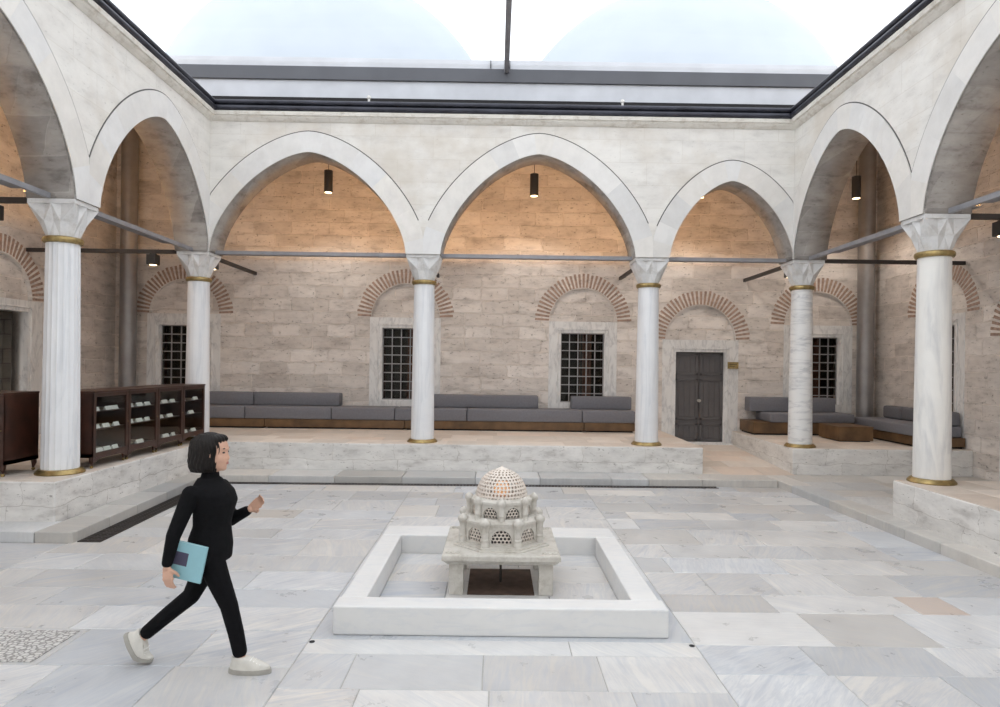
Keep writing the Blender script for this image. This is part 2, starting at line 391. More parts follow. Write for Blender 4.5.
# step running round the courtyard, its kerb in separate stones
def kerb(p, q, inward, width, n, seed):
    random.seed(seed); out = []; p, q, d = Vector(p), Vector(q), Vector(inward)
    t = [0.]
    while t[-1] < 1: t.append(t[-1] + random.uniform(.6, 1.25) / (q - p).length)
    t[-1] = 1.
    if len(t) > 2 and t[-1] - t[-2] < .3 / (q - p).length: t.pop(-2)
    for a, b in zip(t, t[1:]):
        P0, P1 = p.lerp(q, a), p.lerp(q, b); out.append([tuple(P0), tuple(P1), tuple(P1 + d * width), tuple(P0 + d * width)])
    return out
cells = kerb((WL, 7.2), (-4.985, 7.2), (0, 1), .5, 4, 3)
cells += kerb((-4.56, 7.2), (-4.74, 10.93), (-1, 0), .42, 4, 4)
cells += kerb((-4.74, 10.93), (4.74, 11.06), (0, 1), .66, 9, 5)
cells += kerb((4.735, 11.72), (5.0, 2.0), (1, 0), .36, 9, 6)
random.seed(11)
cells += rows(5.1, WR, 8.55, 11.72, (.5, .8), (.7, 1.2))
struct(blocks('floor_step', cells, 0., ZS, M['step_stone'], gap=.008, bevel=.008))
struct(obj('floor_step_bed', bx(5.0, WR, 2.0, 11.9, 0, ZS - .006), M['joint']))
# ramp of the doorway passage
bm = B(); lo, hi = ZS, .285
def ramp_cells():
    out = []
    for c in rows(3.66, 5.30, 11.6, WB + .1, (.5, .75), (.5, .85)): out.append(c)
    return out
rp = blocks('floor_passage', ramp_cells(), 0., 0.1, M['gallery_floor'])
for v in rp.data.vertices:
    k = (v.co.y - 11.6) / (WB - 11.6)
    if v.co.z > .05: v.co.z += (lo - .1) + (hi - lo) * k
struct(rp)

def plinth(name, x0, x1, y0, y1, top_cells):
    o = struct(obj(name, bx(x0, x1, y0, y1, 0, ZG - .05, .012, 2), M['plinth']))
    return o
random.seed(21)
struct(obj('floor_left_gallery_base', bx(WL, -5.06, 7.65, WB, 0, ZG - .008, .015, 2), M['plinth']))
struct(obj('floor_back_gallery_base', bx(-5.1, 3.67, 11.66, WB, 0, ZG - .008, .015, 2), M['plinth']))
struct(obj('floor_corner_gallery_base', bx(5.28, WR, 11.72, WB, 0, ZG - .008, .015, 2), M['plinth']))
struct(obj('floor_right_gallery_base', bx(5.125, WR, 1.0, 8.5, 0, ZG - .008, .015, 2), M['plinth']))
cells = rows(WL, -5.5, 7.66, WB) + kerb((-5.07, 7.66), (-5.07, 11.7), (-1, 0), .43, 5, 8)
cells += kerb((-5.07, 11.67), (3.66, 11.67), (0, 1), .55, 9, 9); random.seed(31); cells += rows(-5.5, 3.66, 12.22, WB)
cells += kerb((5.29, 11.73), (WR, 11.73), (0, 1), .5, 4, 10); random.seed(32); cells += rows(5.29, WR, 12.23, WB)
cells += kerb((5.135, 8.49), (5.135, 1.0), (1, 0), .5, 7, 12); random.seed(33); cells += rows(5.635, WR, 1.0, 8.49)
pale = []
struct(blocks('floor_gallery', cells, ZG - .02, ZG, M['gallery_floor'], gap=.004, bevel=.003))

# ------------------------------------------------------------------ arcades
NARC = 28
def arch_curve(c, a, rise, p=1.6, z=ZSP):
    """pointed arch from its foot at c-a over the crown to c+a"""
    L = []
    for i in range(NARC + 1):
        t = PI / 2 * (1 - i / NARC); L.append((c - a * math.sin(t) ** (2 / p), z + rise * math.cos(t) ** (2 / p)))
    return L + [(2 * c - u, v) for u, v in L[-2::-1]]
def offset(curve, d, lo, hi):
    out = []
    for i, (u, v) in enumerate(curve):
        u0, v0 = curve[max(i - 1, 0)]; u1, v1 = curve[min(i + 1, len(curve) - 1)]
        t = Vector((u1 - u0, v1 - v0)).normalized(); nrm = Vector((-t.y, t.x))
        if i == 0 or i == len(curve) - 1: nrm = Vector((-1 if i == 0 else 1, 0))
        out.append((min(max(u + nrm.x * d, lo), hi), v + nrm.y * d))
    return out
def arcade(name, P, u0, u1, arches, thick, low):
    """arches: (centre, half span, rise, low clamp, high clamp)"""
    out = [(u0, TOPZ), (u0, low[0])]
    curves = [arch_curve(c, a, r) for c, a, r, lo, hi in arches]
    out = [(u0, TOPZ), (u0, ZSP)]
    for cv in curves: out += [p for p in cv if True]
    out += [(u1, ZSP), (u1, TOPZ)]
    clean = [out[0]]
    for p in out[1:]:
        if (p[0] - clean[-1][0]) ** 2 + (p[1] - clean[-1][1]) ** 2 > 1e-6: clean.append(p)
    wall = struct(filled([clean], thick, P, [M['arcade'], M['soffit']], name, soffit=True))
    for cv, (c, a, r, lo, hi) in zip(curves, arches):
        # voussoirs: proud of the wall, a few stones round the arch, outside them a dark strip paints the thin shadow line
        bm = B(); vals = []
        ext = offset(cv, .36, lo, hi); gr = offset(cv, .378, lo, hi); n = len(cv); per = 5
        nb = 0; i = 0
        while i < n - 1:
            j = min(n - 1, i + per + random.choice((-1, 0, 1)))
            val = (random.random(), random.random(), random.random())
            for k in range(i, j):
                q = [(cv[k], -.012), (cv[k + 1], -.012), (ext[k + 1], -.012), (ext[k], -.012)]
                f1 = [bm.verts.new(P(*pt, w_)) for pt, w_ in q]; f0 = [bm.verts.new(P(*pt, .02)) for pt, w_ in q]
                bm.faces.new(f1); bm.faces.new((f1[0], f1[1], f0[1], f0[0])); bm.faces.new((f1[2], f1[3], f0[3], f0[2])); vals += [val] * 3
            i = j
        bmesh.ops.remove_doubles(bm, verts=bm.verts[:], dist=1e-6)
        ring = obj('arch_ring', bm, M['voussoir'], wall)
        at = ring.data.attributes.new('block', 'FLOAT_COLOR', 'CORNER'); flat = []
        for poly, v in zip(ring.data.polygons, vals): flat += [v[0], v[1], v[2], 1.] * poly.loop_total
        if len(flat) == 4 * len(ring.data.loops): at.data.foreach_set('color', flat)
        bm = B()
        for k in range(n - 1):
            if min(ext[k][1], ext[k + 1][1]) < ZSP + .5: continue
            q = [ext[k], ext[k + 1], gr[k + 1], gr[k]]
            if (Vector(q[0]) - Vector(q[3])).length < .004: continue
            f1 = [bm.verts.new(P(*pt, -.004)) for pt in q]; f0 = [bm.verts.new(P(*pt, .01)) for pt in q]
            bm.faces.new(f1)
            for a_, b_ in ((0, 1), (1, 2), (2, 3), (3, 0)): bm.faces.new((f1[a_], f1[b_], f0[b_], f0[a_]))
        obj('painted_shade_line', bm, M['arch_shade'], wall)
    return wall
CB = [XL, -1.32, 2.74, XR]; CLY = [.80, 4.52, 8.243, YB]; CRY = [.86, 4.61, 8.354, YB]
H, HS = .305, .235
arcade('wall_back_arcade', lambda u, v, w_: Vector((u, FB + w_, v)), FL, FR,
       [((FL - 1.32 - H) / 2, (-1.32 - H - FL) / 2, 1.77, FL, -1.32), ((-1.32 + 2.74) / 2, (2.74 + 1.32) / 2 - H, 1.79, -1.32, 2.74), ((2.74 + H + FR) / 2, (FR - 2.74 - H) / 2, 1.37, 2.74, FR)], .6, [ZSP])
def side_arches(cy, face):
    out = []
    for i in (1, 2):
        lo, hi = cy[i], cy[i + 1]; a0 = lo + HS; a1 = hi - HS if i < 2 else FB
        out.append(((a0 + a1) / 2, (a1 - a0) / 2, 1.73, lo, hi if i < 2 else FB))
    return out
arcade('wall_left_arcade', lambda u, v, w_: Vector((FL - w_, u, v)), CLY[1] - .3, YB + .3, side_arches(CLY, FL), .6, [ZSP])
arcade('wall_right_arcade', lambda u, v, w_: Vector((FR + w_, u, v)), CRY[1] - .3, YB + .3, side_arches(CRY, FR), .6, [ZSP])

# cornice and gutter swept round the courtyard
def sweep(name, prof, mats, parent=None, closed=True):
    bm = B(); rings = []
    for d, z in prof:
        rings.append([bm.verts.new(p) for p in ((FL + d, 4.2, z), (FL + d, FB - d, z), (FR - d, FB - d, z), (FR - d, 4.2, z))])
    n = len(prof)
    for i in range(n):
        j = (i + 1) % n
        for k in range(3): bm.faces.new((rings[i][k], rings[i][k + 1], rings[j][k + 1], rings[j][k]))
    bm.faces.new([r[0] for r in rings]); bm.faces.new([r[3] for r in rings][::-1])
    return obj(name, bm, mats, parent)
struct(sweep('trim_cornice', [(-.3, 6.22), (.012, 6.22), (.04, 6.24), (.075, 6.275), (.085, 6.30), (.115, 6.305), (.125, 6.345), (.12, 6.37), (-.3, 6.37)], M['cornice']))
def roll(r, c, z, n=7, a0=-80, a1=100):
    return [(c + r * math.cos(math.radians(a0 + (a1 - a0) * i / n)), z + r * math.sin(math.radians(a0 + (a1 - a0) * i / n))) for i in range(n + 1)]
struct(sweep('trim_gutter', [(-.3, 6.371), (.11, 6.371)] + roll(.045, .115, 6.42) + [(.085, 6.475)] + roll(.04, .105, 6.525) + [(.06, 6.575), (-.3, 6.60)], M['lead_dark']))

# ------------------------------------------------------------------ gallery walls, openings
def semi(c, z, r, n=28, rise=1.): return [(c + r * math.cos(PI * i / n), z + rise * r * math.sin(PI * i / n)) for i in range(n + 1)]
def opening_outline(o):
    c, hw, z0, zs, r = o['c'], o['hw'], o['z0'], o['zs'], o['r']
    return [(c - hw, z0), (c + hw, z0), (c + hw, zs)] + semi(c, zs, r) + [(c - hw, zs)]
BACK = [dict(n=1, c=-6.97, hw=.815, z0=1.05, zs=3.04, r=.765, ow=.55, oz=(1.22, 2.79), k='win'),
        dict(n=2, c=-2.04, hw=.79, z0=1.02, zs=3.02, r=.755, ow=.52, oz=(1.18, 2.79), k='win'),
        dict(n=3, c=1.93, hw=.76, z0=1.02, zs=2.98, r=.75, ow=.49, oz=(1.17, 2.73), k='win'),
        dict(n=1, c=4.565, hw=.85, z0=.2, zs=2.61, r=.78, ow=.55, oz=(.32, 2.34), k='door'),
        dict(n=4, c=7.2, hw=.77, z0=1.02, zs=2.97, r=.75, ow=.49, oz=(1.2, 2.71), k='win')]
LEFT = [dict(n=5, c=11.37, hw=1.05, z0=ZG, zs=3.04, r=.78, ow=.68, oz=(ZG + .02, 2.84), k='niche')]
RIGHT = [dict(n=6, c=12.63, hw=.66, z0=ZG, zs=3.06, r=.70, ow=.40, oz=(ZG + .3, 2.86), k='win'),
         dict(n=7, c=10.25, hw=.85, z0=.1, zs=2.58, r=.78, ow=.55, oz=(.16, 2.34), k='niche')]
PB = lambda u, v, w_: Vector((u, WB + w_, v))
PL = lambda u, v, w_: Vector((WL - w_, u, v))
PR = lambda u, v, w_: Vector((WR + w_, u, v))
def gallery_wall(name, P, u0, u1, z0, z1, ops):
    outs = [[(u0, z0), (u1, z0), (u1, z1), (u0, z1)]] + [opening_outline(o) for o in ops]
    return struct(filled(outs, .5, P, M['limestone'], name))
gallery_wall('wall_back', PB, WL - .5, WR + .5, .0, 7.12, BACK)
gallery_wall('wall_left', PL, 2., WB, .0, 7.12, LEFT)
gallery_wall('wall_right', PR, 2., WB, .0, 7.12, RIGHT)
def pbox(bm, P, u0, u1, w0, w1, z0, z1, bev=0.):
    a, b = P(u0, z0, w0), P(u1, z1, w1)
    return box(bm, min(a.x, b.x), max(a.x, b.x), min(a.y, b.y), max(a.y, b.y), min(a.z, b.z), max(a.z, b.z), bev)
def build_opening(P, o):
    c, hw, zs, r, ow = o['c'], o['hw'], o['zs'], o['r'], o['ow']; oz0, oz1 = o['oz']
    root = struct(empty(('door_%d' if o['k'] == 'door' else 'window_%d') % o['n']))
    # brick arch, thin bricks set on edge in a bed of mortar
    bm = B(); nb = 33; r0, r1 = r + .015, r + .335
    for i in range(nb):
        a = PI * (i + .5) / nb; h0 = .021; h1 = .026
        d = Vector((math.cos(a), math.sin(a))); t = Vector((-d.y, d.x)); ra = r1 - random.uniform(0, .03)
        q = [d * r0 - t * h0, d * ra - t * h1, d * ra + t * h1, d * r0 + t * h0]
        f1 = [bm.verts.new(P(c + p.x, zs + p.y, -.006)) for p in q]; f0 = [bm.verts.new(P(c + p.x, zs + p.y, .02)) for p in q]
        bm.faces.new(f1)
        for k in range(4): bm.faces.new((f1[k], f1[(k + 1) % 4], f0[(k + 1) % 4], f0[k]))
    obj('brick_arch', bm, M['brick'], root)
    # blind lunette
    filled([semi(c, zs - .02, r + .02)], .06, lambda u, v, w_: P(u, v, w_ + .07), M['limestone'], 'lunette', root)
    # marble surround
    z0 = o['z0']
    filled([[(c - hw, z0), (c + hw, z0), (c + hw, zs), (c - hw, zs)], [(c - ow, oz0), (c + ow, oz0), (c + ow, oz1), (c - ow, oz1)]], .3,
           lambda u, v, w_: P(u, v, w_ - .012), M['frame'], 'surround', root)
    bm = B()
    for (a, b, e, f_) in ((-ow - .09, -ow - .06, oz0, oz1 + .09), (ow + .06, ow + .09, oz0, oz1 + .09), (-ow - .09, ow + .09, oz1 + .06, oz1 + .09)):
        pbox(bm, P, c + a, c + b, -.03, 0, e, f_, .008)
    obj('moulding', bm, M['frame'], root)
    if o['k'] == 'win':
        bm = B(); nx, nz = 5, 8; bw = .011
        for i in range(nx + 1):
            u = c - ow + .012 + (2 * ow - .024) * i / nx; pbox(bm, P, u - bw, u + bw, .10, .122, oz0, oz1)
        for i in range(nz + 1):
            z = oz0 + .012 + (oz1 - oz0 - .024) * i / nz; pbox(bm, P, c - ow, c + ow, .095, .117, z - bw, z + bw)
        obj('grille', bm, M['grille'], root)
        bm = B(); pbox(bm, P, c - ow, c + ow, .22, .226, oz0, oz1); obj('pane', bm, M['pane'], root)
        bm = B(); sash = .022
        for u in (c - ow + .03, c, c + ow - .03): pbox(bm, P, u - sash, u + sash, .232, .265, oz0, oz1)
        obj('sash', bm, M['wood'], root)
        bm = B()
        for i in range(9):
            u = c + (ow - .02) * (-.05 + i * .06); pbox(bm, P, u, u + .045, .36 + .02 * (i % 2), .39 + .02 * (i % 2), oz0, oz1, .008)
        obj('curtain', bm, M['curtain'], root)
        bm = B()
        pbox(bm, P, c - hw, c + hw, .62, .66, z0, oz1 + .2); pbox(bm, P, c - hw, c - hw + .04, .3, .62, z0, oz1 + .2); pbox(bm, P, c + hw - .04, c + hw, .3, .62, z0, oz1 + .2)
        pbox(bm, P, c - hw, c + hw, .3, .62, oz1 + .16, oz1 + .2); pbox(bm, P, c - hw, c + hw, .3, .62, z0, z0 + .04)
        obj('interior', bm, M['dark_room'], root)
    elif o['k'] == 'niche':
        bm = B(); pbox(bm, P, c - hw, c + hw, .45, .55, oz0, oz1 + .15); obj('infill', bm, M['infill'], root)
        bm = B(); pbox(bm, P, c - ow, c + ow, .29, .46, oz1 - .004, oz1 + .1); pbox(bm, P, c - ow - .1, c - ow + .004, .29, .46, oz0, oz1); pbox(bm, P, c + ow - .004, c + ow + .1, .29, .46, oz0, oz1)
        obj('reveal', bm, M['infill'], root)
    else:
        # double door: two leaves of boarded panels
        for s in (-1, 1):
            a, b = (c - ow, c - .004) if s < 0 else (c + .004, c + ow)
            bm = B(); pbox(bm, P, a, b, .09, .14, oz0, oz1, .004)
            m_ = .075
            for (za, zb) in ((oz0 + .02, oz0 + .42), (oz0 + .50, oz0 + 1.42), (oz0 + 1.50, oz1 - .03)):
                pbox(bm, P, a + .02, a + m_, .07, .095, za, zb, .004); pbox(bm, P, b - m_, b - .02, .07, .095, za, zb, .004)
                pbox(bm, P, a + .02, b - .02, .07, .095, za, za + .05, .004); pbox(bm, P, a + .02, b - .02, .07, .095, zb - .05, zb, .004)
                for q in range(3):
                    u = a + m_ + .03 + q * (b - a - 2 * m_ - .02) / 3; pbox(bm, P, u, u + (b - a - 2 * m_) / 3 - .045, .08, .1, za + .07, zb - .07, .004)
            leaf = obj('door_leaf', bm, M['door'], root)
            if s < 0:
                k_ = B(); lathe(k_, [(.0, .0), (.03, .0), (.03, .008), (.012, .012), (.012, .05), (.03, .06), (.036, .078), (.026, .096), (.0, .1)], 16, cap=False)
                for v in k_.verts: v.co = P(c - .01 + v.co.x, oz0 + .93 + v.co.y, .07 - v.co.z)
                obj('door_knob', k_, M['silver'], leaf, smooth=True)
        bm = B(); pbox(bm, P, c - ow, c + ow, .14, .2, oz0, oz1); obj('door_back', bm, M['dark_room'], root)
        bm = B(); pbox(bm, P, c - ow - .25, c + ow + .25, -.12, .02, .2, .30, .01); obj('threshold', bm, M['frame'], root)
    return root
random.seed(41)
for o in BACK: build_opening(PB, o)
for o in LEFT: build_opening(PL, o)
for o in RIGHT: build_opening(PR, o)

struct(obj('wall_front', bx(-9., 9., -3.0, -2.5, 0, 6.3), M['arcade']))
# ceiling over the galleries and the roof behind
bm = B()
for s_ in (-1, 1):
    xa, xb = (WL - .5, -6.55) if s_ < 0 else (6.55, WR + .5); box(bm, xa, xb, 2., WB + .5, 7.12, 7.2)
    xa, xb = (-6.55, FL - .3) if s_ < 0 else (FR + .3, 6.55); box(bm, xa, xb, 2., WB + .5, 6.62, 6.70)
    xa, xb = (-6.6, -6.55) if s_ < 0 else (6.55, 6.6); box(bm, xa, xb, 2., WB + .5, 6.62, 7.12)
box(bm, FL - .3, FR + .3, FB + .35, WB + .5, 6.62, 6.70)
struct(obj('ceiling', bm, M['plaster']))
struct(obj('wall_hall', bx(-11, 11, WB + .85, 26, 0, 8.2), M['limestone']))

# ------------------------------------------------------------------ columns
def capital_bm(r, hx, hy, z0, z1):
    """folded Turkish-triangle capital: square above, round below"""
    bm = B(); n = 16
    def sq(a):
        c_, s_ = math.cos(a), math.sin(a); k = 1 / max(abs(c_), abs(s_)); return c_ * k * hx, s_ * k * hy
    top, mid, bot = [], [], []
    for i in range(n):
        a = 2 * PI * i / n + PI / 4; odd = i % 2
        x, y = sq(a); f_ = .84 if odd else 1.; top.append(bm.verts.new((x * f_, y * f_, z1)))
        bot.append(bm.verts.new((r * math.cos(a), r * math.sin(a), z0)))
        k = .45; f_ = 1.07 if odd else .90
        mid.append(bm.verts.new(((r * math.cos(a) * (1 - k) + x * k) * f_, (r * math.sin(a) * (1 - k) + y * k) * f_, z0 + (z1 - z0) * k)))
    for A, C in ((bot, mid), (mid, top)):
        for i in range(n):
            j = (i + 1) % n
            if i % 2: bm.faces.new((A[i], A[j], C[j])); bm.faces.new((A[i], C[j], C[i]))
            else: bm.faces.new((A[i], A[j], C[i])); bm.faces.new((A[j], C[j], C[i]))
    bm.faces.new(bot[::-1]); bm.faces.new(top)
    box(bm, -hx, hx, -hy, hy, z1 - .002, z1 + .055, .006)
    return bm
def column(x, y, mat, label, hx=.29, hy=.235, flute=False, rb=.208, rt=.183):
    t = thing('column', label, 'column', (x, y, ZG), 0, 'marble columns of the arcade')
    z0 = ZG; zn = 3.46 - z0
    obj('base_ring', lathe(B(), [(rb + .06, 0), (rb + .065, .012), (rb + .052, .03), (rb + .04, .04), (rb + .03, .055), (rb + .008, .06)], 40), M['brass'], t, smooth=True)
    prof = [(rb + (rt - rb) * (i / 10) ** 1.1, .055 + (zn - .075) * i / 10) for i in range(11)]
    bm = B()
    if flute:
        nn = 20 * 6; rings = []
        for r, z in prof:
            ring = []
            for i in range(nn):
                q = 2 * PI * i / nn; rr = r - .008 * abs(math.sin(10 * q)) ** .6; ring.append(bm.verts.new((rr * math.cos(q), rr * math.sin(q), z)))
            rings.append(ring)
        for a, b in zip(rings, rings[1:]):
            for i in range(nn): bm.faces.new((a[i], a[(i + 1) % nn], b[(i + 1) % nn], b[i]))
        bm.faces.new(rings[-1]); bm.faces.new(rings[0][::-1])
    else: lathe(bm, prof, 64)
    obj('shaft', bm, mat, t, smooth=True)
    ring = [(rt + .008, zn - .042), (rt + .026, zn - .038), (rt + .038, zn - .02), (rt + .04, zn), (rt + .034, zn + .022), (rt + .016, zn + .034), (rt - .01, zn + .036)]
    obj('neck_ring', lathe(B(), ring, 40), M['brass'], t, smooth=True)
    obj('capital', capital_bm(rt - .005, hx, hy, zn + .03, 3.875 - z0), M['capital'], t)
    return t
column(XL, CLY[2], M['column_white'], 'fluted white marble column between the two runs of dark wooden display cabinets', flute=True)
column(XL, YB, M['column_white'], 'smooth white corner column at the far end of the glass cabinets', .28, .27)
column(-1.32, YB, M['column_white'], 'white column in front of the barred window, its base on the back ledge above the long bench', .295, .28)
column(2.74, YB, M['column_white'], 'white column standing beside the grey double door near the end of the raised ledge', .295, .28)
column(XR, YB, M['column_veined'], 'column with slanting grey veins in front of the corner sofa and low table', .28, .27, rb=.205, rt=.178)
column(XR, CRY[2], M['column_cream'], 'thick creamy white column on the separate stone block, a crack near its top', rb=.21, rt=.187)
column(XL, CLY[1], M['column_white'], 'plain white column standing before the fluted column in the cabinet side arcade')
column(XR, CRY[1], M['column_white'], 'plain white column standing before the thick creamy column on the stone block')

# ------------------------------------------------------------------ iron ties, lamps
def rod(name, p, q, w_, h, mat, label):
    return tag(obj(name, bar(B(), p, q, w_, h), mat), label, 'tie rod', 'iron tie rods')
ZT = 3.955
for (a, b, lab) in ((XL, -1.32, 'grey iron tie rod across the arch above the long bench'), (-1.32, 2.74, 'grey iron tie rod across the central arch behind the fountain'), (2.74, XR, 'short grey iron tie rod across the narrow arch over the door')):
    rod('tie_rod', (a + .28, YB, ZT), (b - .28, YB, ZT), .05, .062, M['iron_grey'], lab)
for X, cy, nm in ((XL, CLY, 'cabinet'), (XR, CRY, 'sofa')):
    rod('tie_rod', (X, cy[2] + .28, ZT), (X, cy[3] - .28, ZT), .05, .062, M['iron_grey'], 'grey iron tie rod across the far side arch on the %s side' % nm)
    rod('tie_rod', (X, cy[1] + .28, ZT), (X, cy[2] - .28, ZT), .05, .062, M['iron_grey'], 'grey iron tie rod across the near side arch on the %s side' % nm)
def cross(x, y, dx, dy, length, label):
    return rod('cross_rod', (x + dx * .30, y + dy * .30, ZT), (x + dx * length, y + dy * length, ZT), .05, .07, M['iron_dark'], label)
cross(XL, CLY[2], -1, 0, 3.1, 'dark iron rod from the fluted column to the gallery wall')
cross(XL, YB, -1, 0, 3.1, 'dark iron rod from the smooth corner column crossing the zinc pipe behind the cabinets')
cross(XL, YB, 0, 1, 2.8, 'dark iron rod from the smooth corner column toward the wall over the bench')
cross(-1.32, YB, 0, 1, 2.8, 'dark iron rod behind the column in front of the barred window')
cross(2.74, YB, 0, 1, 2.8, 'short dark iron rod behind the column beside the double door')
cross(XR, YB, 0, 1, 2.8, 'dark iron rod from the veined column to the wall beside the door arch')
cross(XR, YB, 1, 0, 2.96, 'dark iron rod from the veined column crossing the zinc pipe over the sofas')
cross(XR, CRY[2], 1, 0, 2.96, 'dark iron rod from the thick creamy column to the side wall')
def spotlight(x, y, label):
    t = thing('spotlight', label, 'lamp', (x, y, ZT - .24), 0, 'box spotlights on the iron rods')
    obj('housing', bx(-.085, .085, -.085, .085, .0, .185, .01), M['spot_black'], t)
    obj('lens', lathe(B(), [(.06, -.006), (.06, .003)], 20), M['lens'], t)
    obj('bracket', bx(-.045, .045, -.045, .045, .18, .204, .004), M['iron_dark'], t)
spotlight(-6.22, YB, 'black box spotlight on the rod between the zinc pipe and the smooth corner column')
spotlight(XL + .05, YB + .45, 'black box spotlight behind the capital of the smooth corner column')
spotlight(-6.27, CLY[2], 'black box spotlight on the rod of the fluted column, cut by the picture edge')
spotlight(XR - .02, YB + .45, 'black box spotlight behind the capital of the veined column')
spotlight(6.40, CRY[2], 'black box spotlight on the rod of the thick creamy column')
def pendant(x, y, z, label):
    t = thing('pendant_lamp', label, 'lamp', (x, y, z), 0, 'cylinder pendants in the gallery vaults')
    obj('lamp_body', lathe(B(), [(.082, 0), (.085, .004), (.085, .44), (.07, .446)], 28), M['spot_black'], t, smooth=True)
    obj('lens', lathe(B(), [(.07, -.004), (.07, .002)], 24), M['lens'], t)
    obj('cord', lathe(B(), [(.006, .44), (.006, (6.62 if abs(x) < 6.5 else 7.12) - z)], 8), M['spot_black'], t)
    l = bpy.data.lights.new('pendant_light', 'SPOT'); l.energy = 130; l.color = (1, .9, .8); l.spot_size = 2.5; l.spot_blend = .6; l.shadow_soft_size = .07
    link('pendant_light', l, t, (0, 0, -.02))
pendant(-3.44, 13.4, 5.43, 'black cylinder pendant lamp in the arch above the long bench')
pendant(.72, 13.4, 5.42, 'black cylinder pendant lamp in the central arch behind the fountain')
pendant(4.09, 13.4, 5.44, 'black cylinder pendant lamp at the crown of the narrow door arch')
pendant(7.26, 13.4, 5.47, 'black cylinder pendant lamp beside the zinc pipe over the sofas')
pendant(-7.0, 10.1, 5.5, 'black cylinder pendant lamp in the gallery over the display cabinets')
# warm uplights lying behind the tie rods
def uplight(x, y, length, rotz, power, label):
    """channel open toward the gallery wall: back plate to the arcade, lip below the light"""
    t = thing('uplight_strip', label, 'lamp', (x, y, 3.995 if rotz == 0 else 4.08), rotz, 'warm uplight strips behind the tie rods'); h = length / 2
    bm = B(); box(bm, -h, h, -.02, .15, 0, .008); box(bm, -h, h, -.028, -.02, 0, .062); box(bm, -h, h, .15, .156, 0, .040)
    for e in (-h + .08, h - .08): box(bm, e - .02, e + .02, -.125, -.02, .0, .03)
    obj('channel', bm, M['iron_grey'], t)
    obj('led_strip', bx(-h + .02, h - .02, -.016, .004, .008, .016), M['led'], t)
    l = bpy.data.lights.new('uplight', 'AREA'); l.shape = 'RECTANGLE'; l.size = length - .1; l.size_y = .02; l.energy = power; l.color = WARM
    o = link('uplight', l, t, (0, .0, .022)); o.rotation_euler = (PI - math.radians(66), 0, 0)
UP = 44
uplight((XL - 1.32) / 2, YB + .43, 3.9, 0, UP, 'warm uplight strip behind the rod of the arch above the long bench')
uplight(.71, YB + .43, 3.88, 0, UP, 'warm uplight strip behind the rod of the central arch')
uplight(4.14, YB + .43, 2.6, 0, UP * .64, 'warm uplight strip behind the rod of the narrow door arch')
uplight(XL - .43, 10.1, 3.5, PI / 2, UP * .9, 'warm uplight strip behind the far side rod above the cabinets')
uplight(XL - .43, 6.4, 3.5, PI / 2, UP * .9, 'warm uplight strip behind the near side rod, before the fluted column')
uplight(XR + .43, 10.1, 3.5, -PI / 2, UP * .35, 'warm uplight strip behind the far side rod before the sofas')
uplight(XR + .43, 6.4, 3.5, -PI / 2, UP * .35, 'warm uplight strip behind the near side rod, before the creamy column')

# drain pipes in the two corners
for x, lab in ((-8.05, 'tall zinc drainpipe in the corner behind the display cabinets'), (8.1, 'tall zinc drainpipe in the corner between the two sofas')):
    t = thing('drainpipe', lab, 'pipe', (x, WB - .3, ZG), 0, 'zinc corner pipes')
    obj('pipe', lathe(B(), [(.17, 0), (.17, 6.53)], 36), M['zinc'], t, smooth=True)
    obj('foot_collar', lathe(B(), [(.19, 0), (.19, .06), (.172, .075)], 36), M['zinc'], t, smooth=True)

# ------------------------------------------------------------------ benches and cushions
def bench(name, label, x0, x1, y0, y1, z1=.20, group=None):
    t = thing(name, label, 'bench', ((x0 + x1) / 2, (y0 + y1) / 2, ZG), 0, group); hx, hy = (x1 - x0) / 2, (y1 - y0) / 2
    obj('recessed_foot', bx(-hx + .04, hx - .04, -hy + .05, hy - .02, 0, .035), M['black'], t)  # foot coloured black to paint the shadow gap below the wood
    obj('wooden_base', bx(-hx, hx, -hy, hy, .034, z1, .006), M['oak'], t)
    return t
def cushion(name, label, x0, x1, y0, y1, z0, z1, group, mat='fabric', bev=.022):
    hx, hy = (x1 - x0) / 2, (y1 - y0) / 2
    bm = bx(-hx, hx, -hy, hy, 0, z1 - z0, bev, 3)
    return tag(obj(name, bm, M[mat], loc=((x0 + x1) / 2, (y0 + y1) / 2, z0), smooth=True), label, 'cushion', group)
zs0, zs1 = ZG + .205, 1.045
for i, (a, b, lab) in enumerate(((-7.4, -4.9, 'low wooden bench base beginning behind the smooth corner column'), (-4.89, -1.93, 'low wooden bench base along the wall in the wide arch'), (-1.92, 1.88, 'low wooden bench base spanning the central arch'), (1.89, 2.97, 'short wooden bench base ending behind the column beside the door'))):
    bench('bench', lab, a, b, 14.06, WB - .02, .202, 'wooden bases of the long bench')
S = [-7.4, -5.31, -3.48, -2.14, -.61, 1.84, 2.97]
SL = ['grey seat cushion half hidden by the cabinets and corner column', 'grey seat cushion below the longest backrest in the wide arch', 'grey seat cushion with bare wall above it, next to the barred window',
      'grey seat cushion behind the column in front of the barred window', 'long grey seat cushion behind the fountain, below the end of the central backrest', 'short grey seat cushion beside the column near the door']
for i in range(6):
    cushion('seat_cushion', SL[i], S[i] + .006, S[i + 1] - .006, 14.03, WB - .05, zs0, zs1, 'seat cushions of the long bench')
for a, b, lab in ((-7.4, -5.29, 'grey back cushion behind the smooth corner column'), (-5.27, -3.41, 'grey back cushion against bare wall in the wide arch'), (-1.6, .93, 'long grey back cushion in the central arch between the two barred windows'), (1.66, 2.97, 'grey back cushion below the barred window next to the column by the door')):
    cushion('back_cushion', lab, a, b, 14.46, WB - .03, zs1 + .003, 1.325, 'back cushions of the long bench')
bench('bench', 'wooden corner sofa base with a bare table end beside the door', 5.46, 7.6, 13.98, WB - .02, .27)
